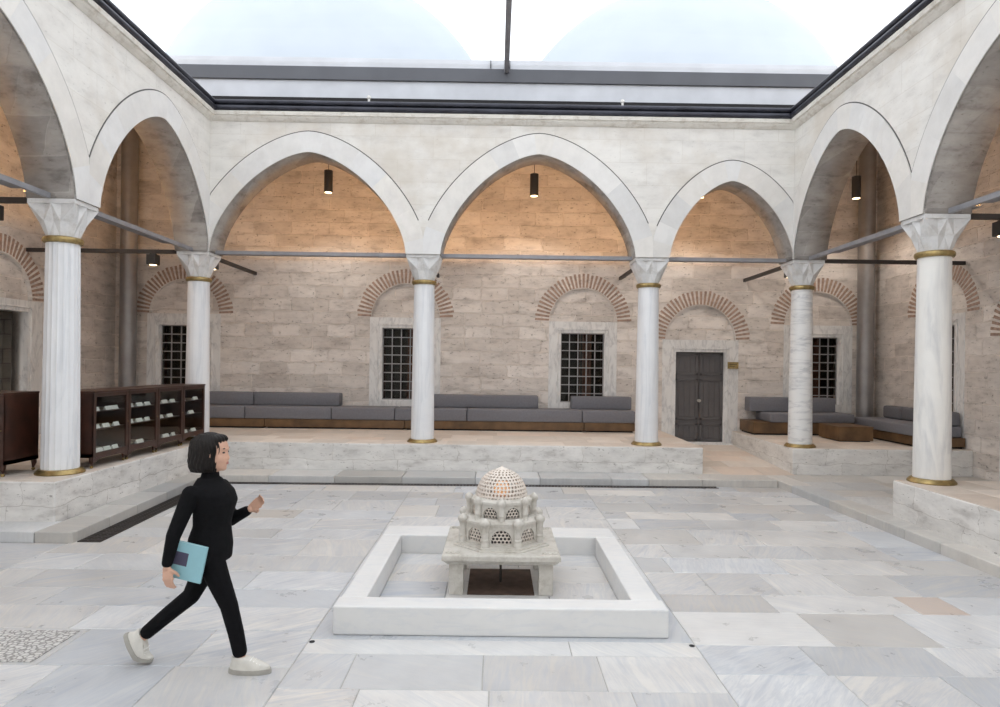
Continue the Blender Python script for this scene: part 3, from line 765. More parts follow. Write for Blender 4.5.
cushion('seat_cushion', 'grey seat cushion of the corner sofa behind the veined column', 5.80, 7.58, 13.92, WB - .05, ZG + .273, ZG + .46, 'sofa seat cushions')
cushion('back_cushion', 'grey back cushion under the barred window behind the veined column', 5.56, 7.44, 14.45, WB - .03, ZG + .463, 1.36, 'sofa back cushions')
t = thing('sofa', 'dark sofa base against the side wall behind the thick creamy column', 'sofa', (8.05, 13.05, ZG))
obj('wooden_base', bx(-.36, .42, -1.17, 1.12, .035, .20, .006), M['oak'], t); obj('recessed_foot', bx(-.28, .42, -1.08, 1.08, 0, .036), M['black'], t)
cushion('seat_cushion', 'long grey seat cushion on the side wall sofa', 7.64, 8.44, 11.93, 14.15, ZG + .203, ZG + .40, 'sofa seat cushions')
for a, b, lab in ((13.38, 14.0, 'small grey back cushion on the side wall sofa, nearer the zinc pipe'), (12.74, 13.36, 'small grey back cushion on the side wall sofa, partly behind the creamy column'), (11.95, 12.16, 'grey end bolster on the side wall sofa, standing beyond the creamy column')):
    cushion('back_cushion', lab, 8.2, 8.44, a, b, ZG + .403, ZG + .66, 'side sofa back cushions', 'fabric_dark', .05)
t = thing('coffee_table', 'low dark wooden block table between the two sofas', 'table', (7.03, 13.27, ZG))
obj('table_box', bx(-.34, .34, -.40, .40, .02, .275, .006), M['oak'], t); obj('table_top', bx(-.345, .345, -.405, .405, .276, .292, .004), M['oak'], t); obj('recessed_foot', bx(-.3, .3, -.36, .36, 0, .021), M['black'], t)
t = thing('door_sign', 'small brass plaque fixed to the marble surround beside the double door', 'sign', (5.28, WB - .06, 2.05))
obj('plate', bx(-.12, .12, -.012, .005, -.075, .075, .003), M['brass'], t)
bm = B()
for k in range(2): box(bm, -.085, .085 - .05 * k, -.0145, -.011, .018 - .045 * k, .028 - .045 * k)
obj('engraved_line', bm, M['iron_dark'], t)
obj('fixing', bx(-.02, .02, .005, .034, -.02, .02), M['brass'], t)

# ------------------------------------------------------------------ display cabinets
CW, CD, CH = .808, .50, 1.0
def cabinet(label, loc, rotz):
    """local: front faces -y, base at z = 0"""
    t = thing('display_cabinet', label, 'cabinet', loc, rotz, 'glass fronted display cabinets')
    h = CW / 2 - .004; z0 = .14
    bm = B()
    box(bm, -h, -h + .022, -CD / 2, CD / 2, z0, CH - .02, .003); box(bm, h - .022, h, -CD / 2, CD / 2, z0, CH - .02, .003)
    box(bm, -h, h, -CD / 2, CD / 2, z0, z0 + .05); box(bm, -h + .02, h - .02, CD / 2 - .02, CD / 2, z0, CH - .02)
    obj('carcass', bm, M['wood'], t)
    obj('cabinet_top', bx(-h - .004, h + .004, -CD / 2 - .015, CD / 2 + .005, CH - .025, CH, .005), M['wood'], t)
    bm = B(); box(bm, -h + .023, h - .023, CD / 2 - .026, CD / 2 - .02, z0 + .05, CH - .03); obj('lining', bm, M['lining'], t)
    bm = B(); y = -CD / 2
    box(bm, -h, -h + .055, y - .006, y + .022, z0, CH - .026, .004); box(bm, h - .055, h, y - .006, y + .022, z0, CH - .026, .004)
    box(bm, -h, h, y - .004, y + .02, CH - .075, CH - .026, .004); box(bm, -h, h, y - .004, y + .02, z0, z0 + .06, .004)
    dr = obj('door_frame', bm, M['wood'], t)
    obj('glass_pane', bx(-h + .05, h - .05, y + .006, y + .010, z0 + .055, CH - .07), M['glass'], dr)
    obj('door_lock', lathe(B(), [(.008, 0), (.01, .004), (.004, .008)], 12, (h - .025, 0, 0)), M['brass'], dr).location = (0, y - .014, .55)
    bm = B()                                                          # curved apron between the feet
    pts = [(-h, z0), (-h, z0 - .07), (-h + .06, z0 - .06), (-h + .12, z0 - .03), (-h + .2, z0 - .02), (h - .2, z0 - .02), (h - .12, z0 - .03), (h - .06, z0 - .06), (h, z0 - .07), (h, z0)]
    a = [bm.verts.new((x_, y, z_)) for x_, z_ in pts]; b = [bm.verts.new((x_, y + .025, z_)) for x_, z_ in pts]
    bm.faces.new(a); bm.faces.new(b[::-1])
    for i in range(len(a)): bm.faces.new((a[i], a[(i + 1) % len(a)], b[(i + 1) % len(a)], b[i]))
    obj('apron', bm, M['wood'], t)
    for zc in (.50, .73):
        bm = bx(-h + .024, h - .024, -CD / 2 + .03, CD / 2 - .028, zc - .008, zc + .004); obj('shelf', bm, M['wood'], t)
    for sx in (-1, 1):
        for sy in (-1, 1):
            x_ = sx * (h - .035); y_ = sy * (CD / 2 - .04)
            bm = tube(B(), [(x_, y_, z0 + .01), (x_ + sx * .006, y_ + sy * .004, .10), (x_, y_, .06), (x_ - sx * .004, y_, .04)], [.034, .03, .018, .014], 12)
            lg = obj('leg', bm, M['wood'], t, smooth=True)
            obj('caster', lathe(B(), [(.0, -.014), (.018, -.012), (.021, 0), (.018, .012), (.0, .014)], 14, (x_, y_, .021), cap=False, axis='Y'), M['brass'], lg, smooth=True)
    return t
ORD = ['first', 'second', 'third', 'fourth']
CARDS = [  # per cabinet: three shelves (top first) of (offset along the shelf, width)
    [[(-.24, .15), (.06, .16), (.2, .14)], [(-.22, .15), (.0, .15), (.24, .13)], [(-.29, .06), (-.16, .17), (.03, .15), (.22, .13)]],
    [[(-.24, .17), (.02, .16), (.24, .15)], [(-.24, .18), (.02, .16), (.24, .13)], [(-.29, .08), (.04, .18)]],
    [[(-.28, .07), (-.05, .17), (.2, .15)], [(-.2, .2), (.12, .17)], [(-.28, .08), (.0, .18), (.24, .1)]],
    [[(-.25, .13), (.2, .16)], [(-.26, .07), (.05, .18)], [(-.18, .17), (.14, .16)]]]
card_me = None
def card(parent_t, loc, rotz, wd, label, group):
    bm = B(); h = .052
    vs = [bm.verts.new(p) for p in ((-wd / 2, 0, 0), (wd / 2, 0, 0), (wd / 2, .022, h), (-wd / 2, .022, h), (-wd / 2, .045, 0), (wd / 2, .045, 0))]
    bm.faces.new((vs[0], vs[1], vs[2], vs[3])); bm.faces.new((vs[3], vs[2], vs[5], vs[4])); bm.faces.new((vs[0], vs[4], vs[5], vs[1])); bm.faces.new((vs[0], vs[3], vs[4])); bm.faces.new((vs[1], vs[5], vs[2]))
    return tag(obj('caption_card', bm, M['paper'], loc=loc, rotz=rotz), label, 'card', group)
def manuscript(loc, rotz, label, group):
    bm = B()
    prof = [(-.13, .004), (-.10, .02), (-.05, .026), (-.01, .018), (0, .008), (.01, .018), (.05, .026), (.10, .02), (.13, .004)]
    for s in range(len(prof) - 1):
        (x0, z0), (x1, z1) = prof[s], prof[s + 1]
        q = [bm.verts.new((x0, -.09, z0)), bm.verts.new((x1, -.09, z1)), bm.verts.new((x1, .09, z1)), bm.verts.new((x0, .09, z0))]
        d = [bm.verts.new((v.co.x, v.co.y, 0)) for v in q]
        bm.faces.new(q); bm.faces.new(d[::-1])
        for i in range(4): bm.faces.new((q[i], q[(i + 1) % 4], d[(i + 1) % 4], d[i]))
    return tag(obj('open_manuscript', bm, M['page'], loc=loc, rotz=rotz), label, 'book', group)
names_c = ['nearest the fluted column', 'second from the fluted column', 'third from the fluted column', 'beside the smooth corner column']
shelf_n = ['top', 'middle', 'bottom']; zsh = [.734, .504, .192]
yc = [8.54 + .406 + .812 * i for i in range(4)]
for ci in range(4):
    base = (-5.17 - CD / 2, yc[ci], ZG); c = cabinet('dark wooden glass cabinet with three shelves, %s' % names_c[ci], base, PI / 2)
    for si in range(3):
        cs = CARDS[ci][si]
        for qi, (off, wd) in enumerate(cs):
            pos = {0: 'first', len(cs) - 1: 'last'}.get(qi, 'second' if qi == 1 else 'third')
            card(None, (base[0] + CD / 2 - .06, base[1] + off, ZG + zsh[si]), PI / 2, wd, '%s white caption card, %s shelf, cabinet %s' % (pos, shelf_n[si], names_c[ci]), 'caption cards in the cabinets')
        if (ci, si) in ((0, 0), (0, 1), (1, 0), (1, 1), (2, 0), (2, 1), (3, 0), (1, 2), (0, 2)):
            for k_, off in enumerate((-.14, .17)):
                manuscript((base[0] + .02, base[1] + off, ZG + zsh[si]), PI / 2, '%s brown open manuscript, %s shelf, cabinet %s' % (('first', 'second')[k_], shelf_n[si], names_c[ci]), 'manuscripts in the cabinets')
CD = .60
for i, lab in enumerate(('dark wooden cabinet before the fluted column, its plain end panel showing', 'dark wooden cabinet next in line beyond the picture edge')):
    base = (-5.80 - CW / 2 - i * (CW + .005), 7.85 + CD / 2, ZG); cabinet(lab, base, 0)
    card(None, (base[0] + .26, base[1] - CD / 2 + .06, ZG + zsh[0]), 0, .15, 'white caption card in the %s front-facing cabinet, top shelf' % ('end', 'next')[i], 'caption cards in the cabinets')

# ------------------------------------------------------------------ basin and fountain
t = thing('basin', 'square white marble pool basin with a low broad rim in the courtyard', 'basin', (0.06, 6.08, 0))
def rel(x0, x1, y0, y1, z0, z1, bev=.012): return bx(x0 - .06, x1 - .06, y0 - 6.08, y1 - 6.08, z0, z1, bev, 2)
obj('front_rim', rel(-1.175, 1.295, 4.86, 5.07, 0, .213), M['basin'], t)
obj('side_rim', rel(-1.165, -.965, 5.071, 6.92, 0, .208), M['basin'], t)
obj('side_rim', rel(1.06, 1.275, 5.071, 6.92, 0, .208), M['basin'], t)
obj('back_rim', rel(-1.165, 1.275, 6.921, 7.32, 0, .208), M['basin'], t)
t.children  # rim stones rest on the paving
random.seed(51)
bf = blocks('basin_floor', [[(p[0] - .06, p[1] - 6.08) for p in c[:4]] for c in rows(-.965, 1.06, 5.071, 6.92, (.4, .6), (.5, .9))], .001, .02, M['paving'], t)

FT = (0.065, 6.10)
f = thing('fountain', 'carved marble fountain shaped like a little domed building on a table', 'fountain', (FT[0], FT[1], .02))
zt = .365                                                            # table top above base
tb = B(); hw = .505
prof = [(-.10, -.10), (-.045, -.09), (-.012, -.055), (0., -.05), (0., -.012), (-.008, 0.)]
rings = []
for d, z in prof:
    s = hw + d; rings.append([tb.verts.new((x * s, y * s, zt + z)) for x, y in ((-1, -1), (1, -1), (1, 1), (-1, 1))])
for a, b in zip(rings, rings[1:]):
    for i in range(4): tb.faces.new((a[i], a[(i + 1) % 4], b[(i + 1) % 4], b[i]))
tb.faces.new(rings[0][::-1]); tb.faces.new(rings[-1])
top = obj('table_top', tb, M['fountain'], f)
def octa(R, rot=PI / 8): return [(R * math.cos(2 * PI * i / 8 + rot), R * math.sin(2 * PI * i / 8 + rot)) for i in range(8)]
def prism(bm, poly, z0, z1, poly2=None):
    a = [bm.verts.new((x, y, z0)) for x, y in poly]; b = [bm.verts.new((x, y, z1)) for x, y in (poly2 or poly)]
    for i in range(len(a)): bm.faces.new((a[i], a[(i + 1) % len(a)], b[(i + 1) % len(a)], b[i]))
    bm.faces.new(a[::-1]); bm.faces.new(b); return bm
# corner rosettes and channel lines carved on the slab
for sx in (-1, 1):
    for sy in (-1, 1):
        bm = B()
        for dx, dy in ((-.04, 0), (0, 0), (.04, 0)): lathe(bm, [(.024, 0), (.026, .006), (.02, .012), (.013, .012), (.009, .003)], 12, (sx * .415 + dx, sy * .43 + dy, zt), cap=False)
        obj('rosette', bm, M['fountain'], top)
obj('octagon_slab', prism(prism(B(), octa(.465), zt, zt + .012), octa(.435), zt + .011, zt + .026), M['fountain'], top)
for sx in (-1, 1):
    for sy in (-1, 1):
        bm = bx(sx * .385 - .062, sx * .385 + .062, sy * .36 - .062, sy * .36 + .062, 0, zt - .098, .008)
        obj('leg', bm, M['fountain'], f)
obj('water_pipe', tube(B(), [(.0, -.08, .0), (.0, -.08, .14), (-.012, -.08, zt - .098)], .011, 10), M['iron_dark'], f)
tag_r = obj('brown_plate', bx(-.29, .29, -.42, .3, 0, .006, .002), M['dark_brown'], f)  # dark brown plate on the basin floor beneath the table
# tiers
def lattice_panel(parent, w_, h_, cell, frame_mat, P):
    """arched window: pierced lattice over a dark opening; P maps (u, v, depth)"""
    bm = B(); r = w_ / 2; hs = h_ - r
    def inside(u, v): return abs(u) < r and (v < hs or math.hypot(u, v - hs) < r)
    dx, dy = cell, cell * .87; k = 0; v = dy * .5; ln = cell * .5
    n = 6
    while v < h_:
        u = -r - dx + (dx / 2 if k % 2 else 0)
        while u < r + dx:
            if inside(u * 1.02, v):
                A = [(u + cell * .56 * math.sin(PI * i / 3), v + cell * .58 * math.cos(PI * i / 3)) for i in range(6)]
                C = [(u + cell * .40 * math.sin(PI * i / 3), v + cell * .40 * math.cos(PI * i / 3)) for i in range(6)]
                fa = [bm.verts.new(P(*p, 0)) for p in A]; fc = [bm.verts.new(P(*p, 0)) for p in C]; fi = [bm.verts.new(P(*p, .008)) for p in C]
                for i in range(6):
                    j = (i + 1) % 6; bm.faces.new((fa[i], fa[j], fc[j], fc[i])); bm.faces.new((fc[i], fc[j], fi[j], fi[i]))
            u += dx
        v += dy; k += 1
    obj('lattice', bm, frame_mat, parent, recalc=False)
def tier(name, R, rot, z0, z1, win_w, win_h, win_z, colr, cell, zc):
    """octagonal drum with an arched pierced window on each side and a colonnette on each corner"""
    th = .022; root = None
    verts = octa(R, rot); Ri = R - th / math.cos(PI / 8)
    bm = B(); inner = octa(Ri, rot)
    side = 2 * R * math.sin(PI / 8)
    panels = []
    for i in range(8):
        a, b = Vector((*verts[i], 0)), Vector((*verts[(i + 1) % 8], 0)); d = (b - a).normalized(); nrm = Vector((d.y, -d.x, 0)); m_ = (a + b) / 2
        if nrm.dot(m_) < 0: nrm = -nrm
        panels.append((m_, d, nrm))
        r = win_w / 2; hs = win_h - r; na = 12
        hole = [(-r, win_z), (-r, win_z + hs)] + [(-r * math.cos(PI * q / na), win_z + hs + r * math.sin(PI * q / na)) for q in range(1, na)] + [(r, win_z + hs), (r, win_z)]
        s2 = side / 2
        # face around the hole, front skin and reveal
        outer = [(-s2, z0), (-s2, z1), (s2, z1), (s2, z0)]
        PF = lambda u, v, w_: m_ + d * u - nrm * w_ + Vector((0, 0, v))
        zz0 = z0 + win_z
        hv = [(u, v + z0) for u, v in hole]
        def mk(p, w_): return bm.verts.new(PF(p[0], p[1], w_))
        # split at the crown of the hole: left strip, right strip, fans
        nh = len(hv); mid = nh // 2
        fr = [mk(p, 0) for p in hv]; bk = [mk(p, th) for p in hv]
        for q in range(nh): bm.faces.new((fr[q], fr[(q + 1) % nh], bk[(q + 1) % nh], bk[q]))
        oLB, oLT, oRT, oRB = [mk(p, 0) for p in outer]
        bm.faces.new([oLB, oLT] + [fr[q] for q in range(mid, -1, -1)])
        bm.faces.new([oRB] + [fr[q] for q in range(nh - 1, mid - 1, -1)] + [oRT])
        bm.faces.new([oLT, oRT, fr[mid]]); bm.faces.new([oLB, fr[0], fr[nh - 1], oRB])
    # top moulding, stepped back
    prism(bm, octa(R + .012, rot), z1 - .012, z1 + .012); prism(bm, octa(R + .012, rot), z1 + .012, z1 + .04, octa(max(R - .05, .1), rot))
    root = obj(name, bm, M['fountain'], f)
    for (m_, d, nrm) in panels:
        if m_.y < .15:
            lattice_panel(root, win_w, win_h, cell, M['dome_stone'], lambda u, v, w_, m_=m_, d=d, nrm=nrm: m_ + d * u - nrm * (.008 + w_) + Vector((0, 0, v + z0 + win_z)))
    for x, y in verts:
        s = (R + .012) / R
        pr = [(colr * .95, z0), (colr * .95, z0 + .02), (colr * .85, z0 + .026), (colr * .85, z0 + .05), (colr * .98, z0 + .055), (colr * .98, z0 + .065), (colr * .85, z0 + .07), (colr * .85, zc - .075), (colr * .9, zc - .068), (colr, zc - .055), (colr * 1.25, zc - .045), (colr * 1.3, zc - .03), (colr * 1.22, zc - .015), (colr * .8, zc), (colr * .3, zc + .012), (.001, zc + .016)]
        obj('colonnette', lathe(B(), pr, 12, (x * s, y * s, 0), cap=False), M['fountain'], root, smooth=True)
    return root
z1a = zt + .026
tier('lower_tier', .36, PI / 8, z1a, z1a + .185, .175, .12, .022, .038, .034, z1a + .235)
z2a = z1a + .20
tier('upper_tier', .285, 0., z2a, z2a + .155, .13, .095, .025, .031, .030, z2a + .20)
obj('tier_core', prism(prism(B(), octa(.24), .37, z1a + .19), octa(.20, 0), z1a + .19, z2a + .15), M['lining'], f)
# pierced dome
zd = z2a + .135; RD = .236; HD = .262
def dpt(th_, ph): # ph 0 at the rim, pi/2 at the top
    r = RD * math.cos(ph) ** .92; z = HD * math.sin(ph) ** 1.0
    return Vector((r * math.cos(th_), r * math.sin(th_), zd + .035 + z))
dm = B()
phs = [0.0]; 
while phs[-1] < 1.36: phs.append(phs[-1] + .136)
for k, (p0, p1) in enumerate(zip(phs, phs[1:])):
    n = max(8, int(round(44 * math.cos((p0 + p1) / 2) ** .9)))
    for i in range(n):
        t0 = 2 * PI * (i + (.5 if k % 2 else 0)) / n; t1 = t0 + 2 * PI / n; tm = (t0 + t1) / 2; pm = (p0 + p1) / 2
        bnd = [(t0, p0), (tm, p0), (t1, p0), (t1, p1), (tm, p1), (t0, p1)]
        star = (i + k) % 3 == 0
        sc = .37 if star else .31
        ang0 = PI
        hexa = []
        for a_ in (-150, -90, -30, 30, 90, 150):
            hexa.append((tm + (t1 - t0) * sc * math.cos(math.radians(a_)) * 1.05, pm + (p1 - p0) * sc * math.sin(math.radians(a_)) * 1.15))
        vb = [dm.verts.new(dpt(*q)) for q in bnd]; vh = [dm.verts.new(dpt(*q)) for q in hexa]
        cen = dpt(tm, pm); inw = Vector((0, 0, zd + .08)); vi = [dm.verts.new(v.co + (inw - v.co).normalized() * .016) for v in vh]
        for q in range(6):
            j = (q + 1) % 6; dm.faces.new((vb[q], vb[j], vh[j], vh[q])); dm.faces.new((vh[q], vh[j], vi[j], vi[q]))
bmesh.ops.remove_doubles(dm, verts=dm.verts[:], dist=1e-5)
cap_p = phs[-1]; ring = [dm.verts.new(dpt(2 * PI * i / 24, cap_p - .01)) for i in range(24)]; apex = dm.verts.new((0, 0, zd + .035 + HD + .022))
for i in range(24): dm.faces.new((ring[i], ring[(i + 1) % 24], apex))
dome = obj('dome', dm, M['dome_stone'], f, smooth=False)
obj('dome_drum', lathe(B(), [(RD + .03, zd - .01), (RD + .03, zd + .01), (RD + .012, zd + .018), (RD + .008, zd + .036), (RD - .02, zd + .036)], 48, cap=False), M['fountain'], dome, smooth=True)
obj('finial', lathe(B(), [(.02, zd + HD + .03), (.022, zd + HD + .04), (.012, zd + HD + .05), (.001, zd + HD + .062)], 14, cap=False), M['dome_stone'], dome, smooth=True)
bl = bpy.data.lights.new('fountain_light', 'POINT'); bl.energy = .45; bl.color = (1, .5, .2); bl.shadow_soft_size = .03
link('fountain_light', bl, f, (0, 0, zd + .12))
obj('bulb', lathe(B(), [(.001, zd + .045), (.05, zd + .05), (.075, zd + .09), (.075, zd + .13), (.05, zd + .18), (.001, zd + .195)], 14, cap=False), M['bulb'], f, smooth=True)

# drains
bm = B()
x = 0.
for i in range(58):
    y = 7.25 + i * .062; q = -4.545 - (y - 7.25) * .048; box(bm, q, q + .25, y, y + .034, .0, .010)
for s in (0, .085, .165, .24): bar(bm, (-4.54 + s, 7.25, .005), (-4.54 - 3.58 * .048 + s, 10.83, .005), .012, .010)
tag(obj('drain_grate', bm, M['iron_dark']), 'wide dark drain grating along the foot of the cabinet side step', 'drain')
bm = B()
for i in range(150):
    x = -4.4 + i * .054; y = 10.80 + .0137 * (x + 4.4); box(bm, x, x + .03, y, y + .12, 0, .010)
bar(bm, (-4.4, 10.805, .006), (3.7, 10.916, .006), .014, .010); bar(bm, (-4.4, 10.915, .006), (3.7, 11.026, .006), .014, .010)
tag(obj('drain_grate', bm, M['iron_dark']), 'narrow dark drain grating along the foot of the back step', 'drain')
for x, y, lab in ((-1.29, 4.74, 'small round drain hole in the paving before the walking woman'), (1.43, 4.74, 'small round drain hole at the basin corner away from the walking woman')):
    tag(obj('drain_hole', lathe(B(), [(.02, 0), (.02, .004), (.012, .004)], 14), M['black'], loc=(x, y, 0)), lab, 'drain', 'drain holes')

k = NT('pebbled_stone'); v_ = k.coord(); vo = k.n('TexVoronoi', feature='DISTANCE_TO_EDGE'); k.set(vo, Scale=26.); k.l(v_, vo.inputs['Vector'])
k.col(k.ramp(vo.outputs['Distance'], [(.05, (.26, .25, .24, 1)), (.16, (.60, .59, .57, 1))])); k.b.inputs['Roughness'].default_value = .7; k.bump(vo.outputs['Distance'], .6, .02)
tag(obj('pebbled_slab', bx(-3.58, -3.03, 4.37, 4.88, .001, .006, .002), k.m), 'square slab of small pebbles set in the paving by the picture edge', 'paving slab')

# ------------------------------------------------------------------ roof over the courtyard
t = thing('roof_beam', 'grey steel roof beam running above the back gutter', 'beam', (0, 12.6, 6.93))
obj('fascia_panel', bx(-6.4, 6.4, -.05, .35, 0, .40), M['beam_light'], t)
obj('channel', bx(-6.4, 6.4, -.10, .35, .401, .65, .006), M['beam_dark'], t)
obj('upper_flange', bx(-6.4, 6.4, -.07, .35, .651, .83, .006), M['beam_light'], t)
bm = B()
for i in range(16): lathe(bm, [(.012, -.112), (.012, -.09)], 8, (-.06 + .36 * (i // 8) - .12, 0, .67 + .018 * (i % 8)), axis='Y')
obj('bolts', bm, M['beam_dark'], t)
tag(obj('shadow_board', bx(-6.4, 6.4, 12.34, 12.52, 6.80, 6.925), M['black']), 'added black board painting the shade in the gap between gutter and roof beam', 'board')  # board added to darken the gap, its black stands for shade
bm = B()
NX, NY = 20, 16
def roofz(x, y):
    k = (y + 3) / 15.5; half = (x - .12) / 9.3
    return 7.66 + .9 * math.sin(PI * min(max(k, 0), 1)) * (abs(math.sin(PI * min(1, abs(half)))) * .7 + .02)
g = [[bm.verts.new((.12 + 9.3 * (2 * i / NX - 1), -3 + 15.5 * j / NY, roofz(.12 + 9.3 * (2 * i / NX - 1), -3 + 15.5 * j / NY))) for j in range(NY + 1)] for i in range(NX + 1)]
for i in range(NX):
    for j in range(NY): bm.faces.new((g[i][j], g[i + 1][j], g[i + 1][j + 1], g[i][j + 1]))
rf = obj('clear_roof', bm, M['membrane'], smooth=True); tag(rf, 'clear inflated film roof stretched over the open courtyard', 'roof')
t2 = tag(obj('roof_rafter', bx(.075, .165, -3, 12.5, 7.50, 7.66, .01), M['iron_grey']), 'slim grey steel rafter running overhead down the middle of the clear roof', 'beam')
for x, lab in ((-5.1, 'pale domed roof seen through the clear roof above the wide arch'), (5.3, 'pale domed roof seen through the clear roof above the narrow arch')):
    t = thing('roof_dome', lab, 'dome', (x, 20.6, 8.2 if x < 0 else 7.95), 0, 'domes behind the courtyard')
    obj('drum', lathe(B(), [(5.5, 0), (5.5, .3), (5.3, .4)], 48), M['dome_lead'], t)
    obj('shell', lathe(B(), [(5.2 * math.cos(PI / 2 * i / 24), .0 + 5.2 * math.sin(PI / 2 * i / 24)) for i in range(24)] + [(.01, 5.2)], 64), M['dome_lead'], t, smooth=True)
for x, z, lab in ((-2.32, 6.59, 'tiny white lamp head standing on the back gutter above the wide arch'), (2.18, 6.59, 'tiny white lamp head standing on the back gutter by the narrow arch')):
    t = thing('gutter_lamp', lab, 'lamp', (x, 11.75, z), 0, 'small lamps on the gutter')
    obj('stem', lathe(B(), [(.02, -.01), (.02, .09)], 10), M['paper'], t); obj('lamp_head', lathe(B(), [(.001, .085), (.035, .09), (.04, .11), (.03, .135), (.001, .15)], 14, cap=False), M['paper'], t, smooth=True)

# ------------------------------------------------------------------ the walking woman
def blob(bm, c, r, n=14):
    c = Vector(c); r = r if hasattr(r, '__len__') else (r, r, r)
    geo = bmesh.ops.create_uvsphere(bm, u_segments=n, v_segments=n - 4, radius=1.)
    for v in geo['verts']: v.co = Vector((v.co.x * r[0], v.co.y * r[1], v.co.z * r[2])) + c
def limb(bm, pts, n=14):
    """tapered round limb through (x, y, z, r) joints"""
    for (a, b) in zip(pts, pts[1:]):
        p, q = Vector(a[:3]), Vector(b[:3]); st = max(3, int((q - p).length / .018))
        for i in range(st + 1):
            k = i / st; blob(bm, p.lerp(q, k), a[3] + (b[3] - a[3]) * k, 10)
def loft(bm, secs, n=24):
    """closed loft through ellipses (cx, cy, z, rx, ry)"""
    rings = []
    for cx, cy, z, rx, ry in secs: rings.append([bm.verts.new((cx + rx * math.cos(2 * PI * i / n), cy + ry * math.sin(2 * PI * i / n), z)) for i in range(n)])
    for a, b in zip(rings, rings[1:]):
        for i in range(n): bm.faces.new((a[i], a[(i + 1) % n], b[(i + 1) % n], b[i]))
    bm.faces.new(rings[0][::-1]); bm.faces.new(rings[-1])
def melt(name, bm, voxel, smooth_it, mat, parent):
    bmesh.ops.recalc_face_normals(bm, faces=bm.faces[:])
    me = bpy.data.meshes.new('melt'); bm.to_mesh(me); bm.free(); tmp = bpy.data.objects.new('melt', me); COL.objects.link(tmp)
    r = tmp.modifiers.new('r', 'REMESH'); r.mode = 'VOXEL'; r.voxel_size = voxel
    if smooth_it: s = tmp.modifiers.new('s', 'SMOOTH'); s.factor = .5; s.iterations = smooth_it
    out = bpy.data.meshes.new_from_object(tmp.evaluated_get(bpy.context.evaluated_depsgraph_get())); bpy.data.objects.remove(tmp)
    out.name = name; out.materials.clear(); out.materials.append(mat); out.polygons.foreach_set('use_smooth', [True] * len(out.polygons))
    return link(name, out, parent)
WX, WY = -1.84, 4.31
p = thing('person', 'woman in black walking across the courtyard with a teal book under her arm', 'person', (WX, WY, 0))
SHR, ELR, WRR = (-.06, -.155, 1.16), (-.135, -.215, .92), (-.17, -.225, .725)
SHL, ELL, WRL = (.0, .165, 1.15), (.045, .215, .92), (.19, .175, 1.0)
HPR, KNR, ANR = (.015, -.07, .78), (.15, -.065, .44), (.225, -.05, .10)
HPL, KNL, ANL = (-.015, .075, .78), (-.15, .065, .45), (-.46, .05, .18)
def torso(g):
    return [(-.0, 0, .74, .10 + g, .135 + g), (.0, 0, .80, .112 + g, .15 + g), (.0, 0, .86, .105 + g, .142 + g), (.01, 0, .94, .088 + g, .122 + g), (.02, 0, 1.02, .098 + g, .135 + g), (.03, 0, 1.09, .108 + g, .15 + g), (.015, 0, 1.15, .098 + g, .162 + g), (-.003, 0, 1.19, .078 + g, .145 + g), (-.010, 0, 1.215, .062 + g, .10 + g), (-.012, 0, 1.24, .05 + g, .06 + g)]
HC = Vector((.025, 0, 1.40))
def head(bm, s=1.):
    blob(bm, HC + Vector((-.012, 0, .035)), (.092, .073, .09), 20); blob(bm, HC + Vector((.018, 0, -.03)), (.066, .058, .088), 20)
    blob(bm, HC + Vector((.048, 0, -.092)), (.026, .026, .022), 12)          # chin
    blob(bm, HC + Vector((.078, 0, -.028)), (.016, .010, .02), 10); blob(bm, HC + Vector((.070, 0, -.005)), (.012, .008, .026), 10)  # nose
    blob(bm, HC + Vector((.066, 0, .03)), (.018, .045, .014), 10)            # brow
    blob(bm, HC + Vector((.072, 0, -.06)), (.011, .020, .010), 10)           # mouth
    for s_ in (-1, 1):
        blob(bm, HC + Vector((.048, s_ * .034, -.03)), (.026, .022, .03), 10); blob(bm, HC + Vector((-.012, s_ * .072, -.012)), (.018, .008, .028), 10)
def hand(bm, wrist, d, palm, spread, curl, thumb_side):
    """palm from the wrist along d; palm = facing normal; five bent fingers of unequal length"""
    d, palm = Vector(d).normalized(), Vector(palm).normalized(); side = d.cross(palm).normalized(); wr = Vector(wrist)
    pc = wr + d * .045
    for a in range(-2, 3):
        for b in range(4): blob(bm, wr + d * (.012 + .02 * b) + side * a * .0135 * (.7 + .1 * b), (.0135, .0135, .0135), 8)
    for i, (off, ln) in enumerate(((-1.5, .058), (-.5, .068), (.5, .072), (1.5, .063))):
        q = wr + d * .078 + side * off * .0175 * spread; dir_ = d.copy(); rr = .0088
        pts = [(*q, rr)]
        for k in range(3):
            c_ = curl * (.5 + .35 * k); dir_ = (dir_ * math.cos(c_) + palm * math.sin(c_)).normalized(); q = q + dir_ * ln * (.45, .32, .25)[k]; pts.append((*q, rr - .0009 * (k + 1)))
        limb(bm, pts, 8)
    th0 = wr + d * .022 + side * thumb_side * .03; th1 = th0 + (d * .6 + side * thumb_side * .6 + palm * .45).normalized() * .032; th2 = th1 + (d * .8 + side * thumb_side * .1 + palm * .6).normalized() * .028
    limb(bm, [(*th0, .012), (*th1, .0105), (*th2, .0085)], 8)
bm = B(); head(bm)
limb(bm, [(-.012, 0, 1.20, .05), (.0, 0, 1.30, .046), (.008, 0, 1.34, .05)])
loft(bm, torso(-.012))
limb(bm, [(*SHR, .042), (*ELR, .034), (*WRR, .023)]); limb(bm, [(*SHL, .042), (*ELL, .034), (*WRL, .023)])
limb(bm, [(*HPR, .075), (*KNR, .047), (*ANR, .033)]); limb(bm, [(*HPL, .075), (*KNL, .047), (*ANL, .033)])
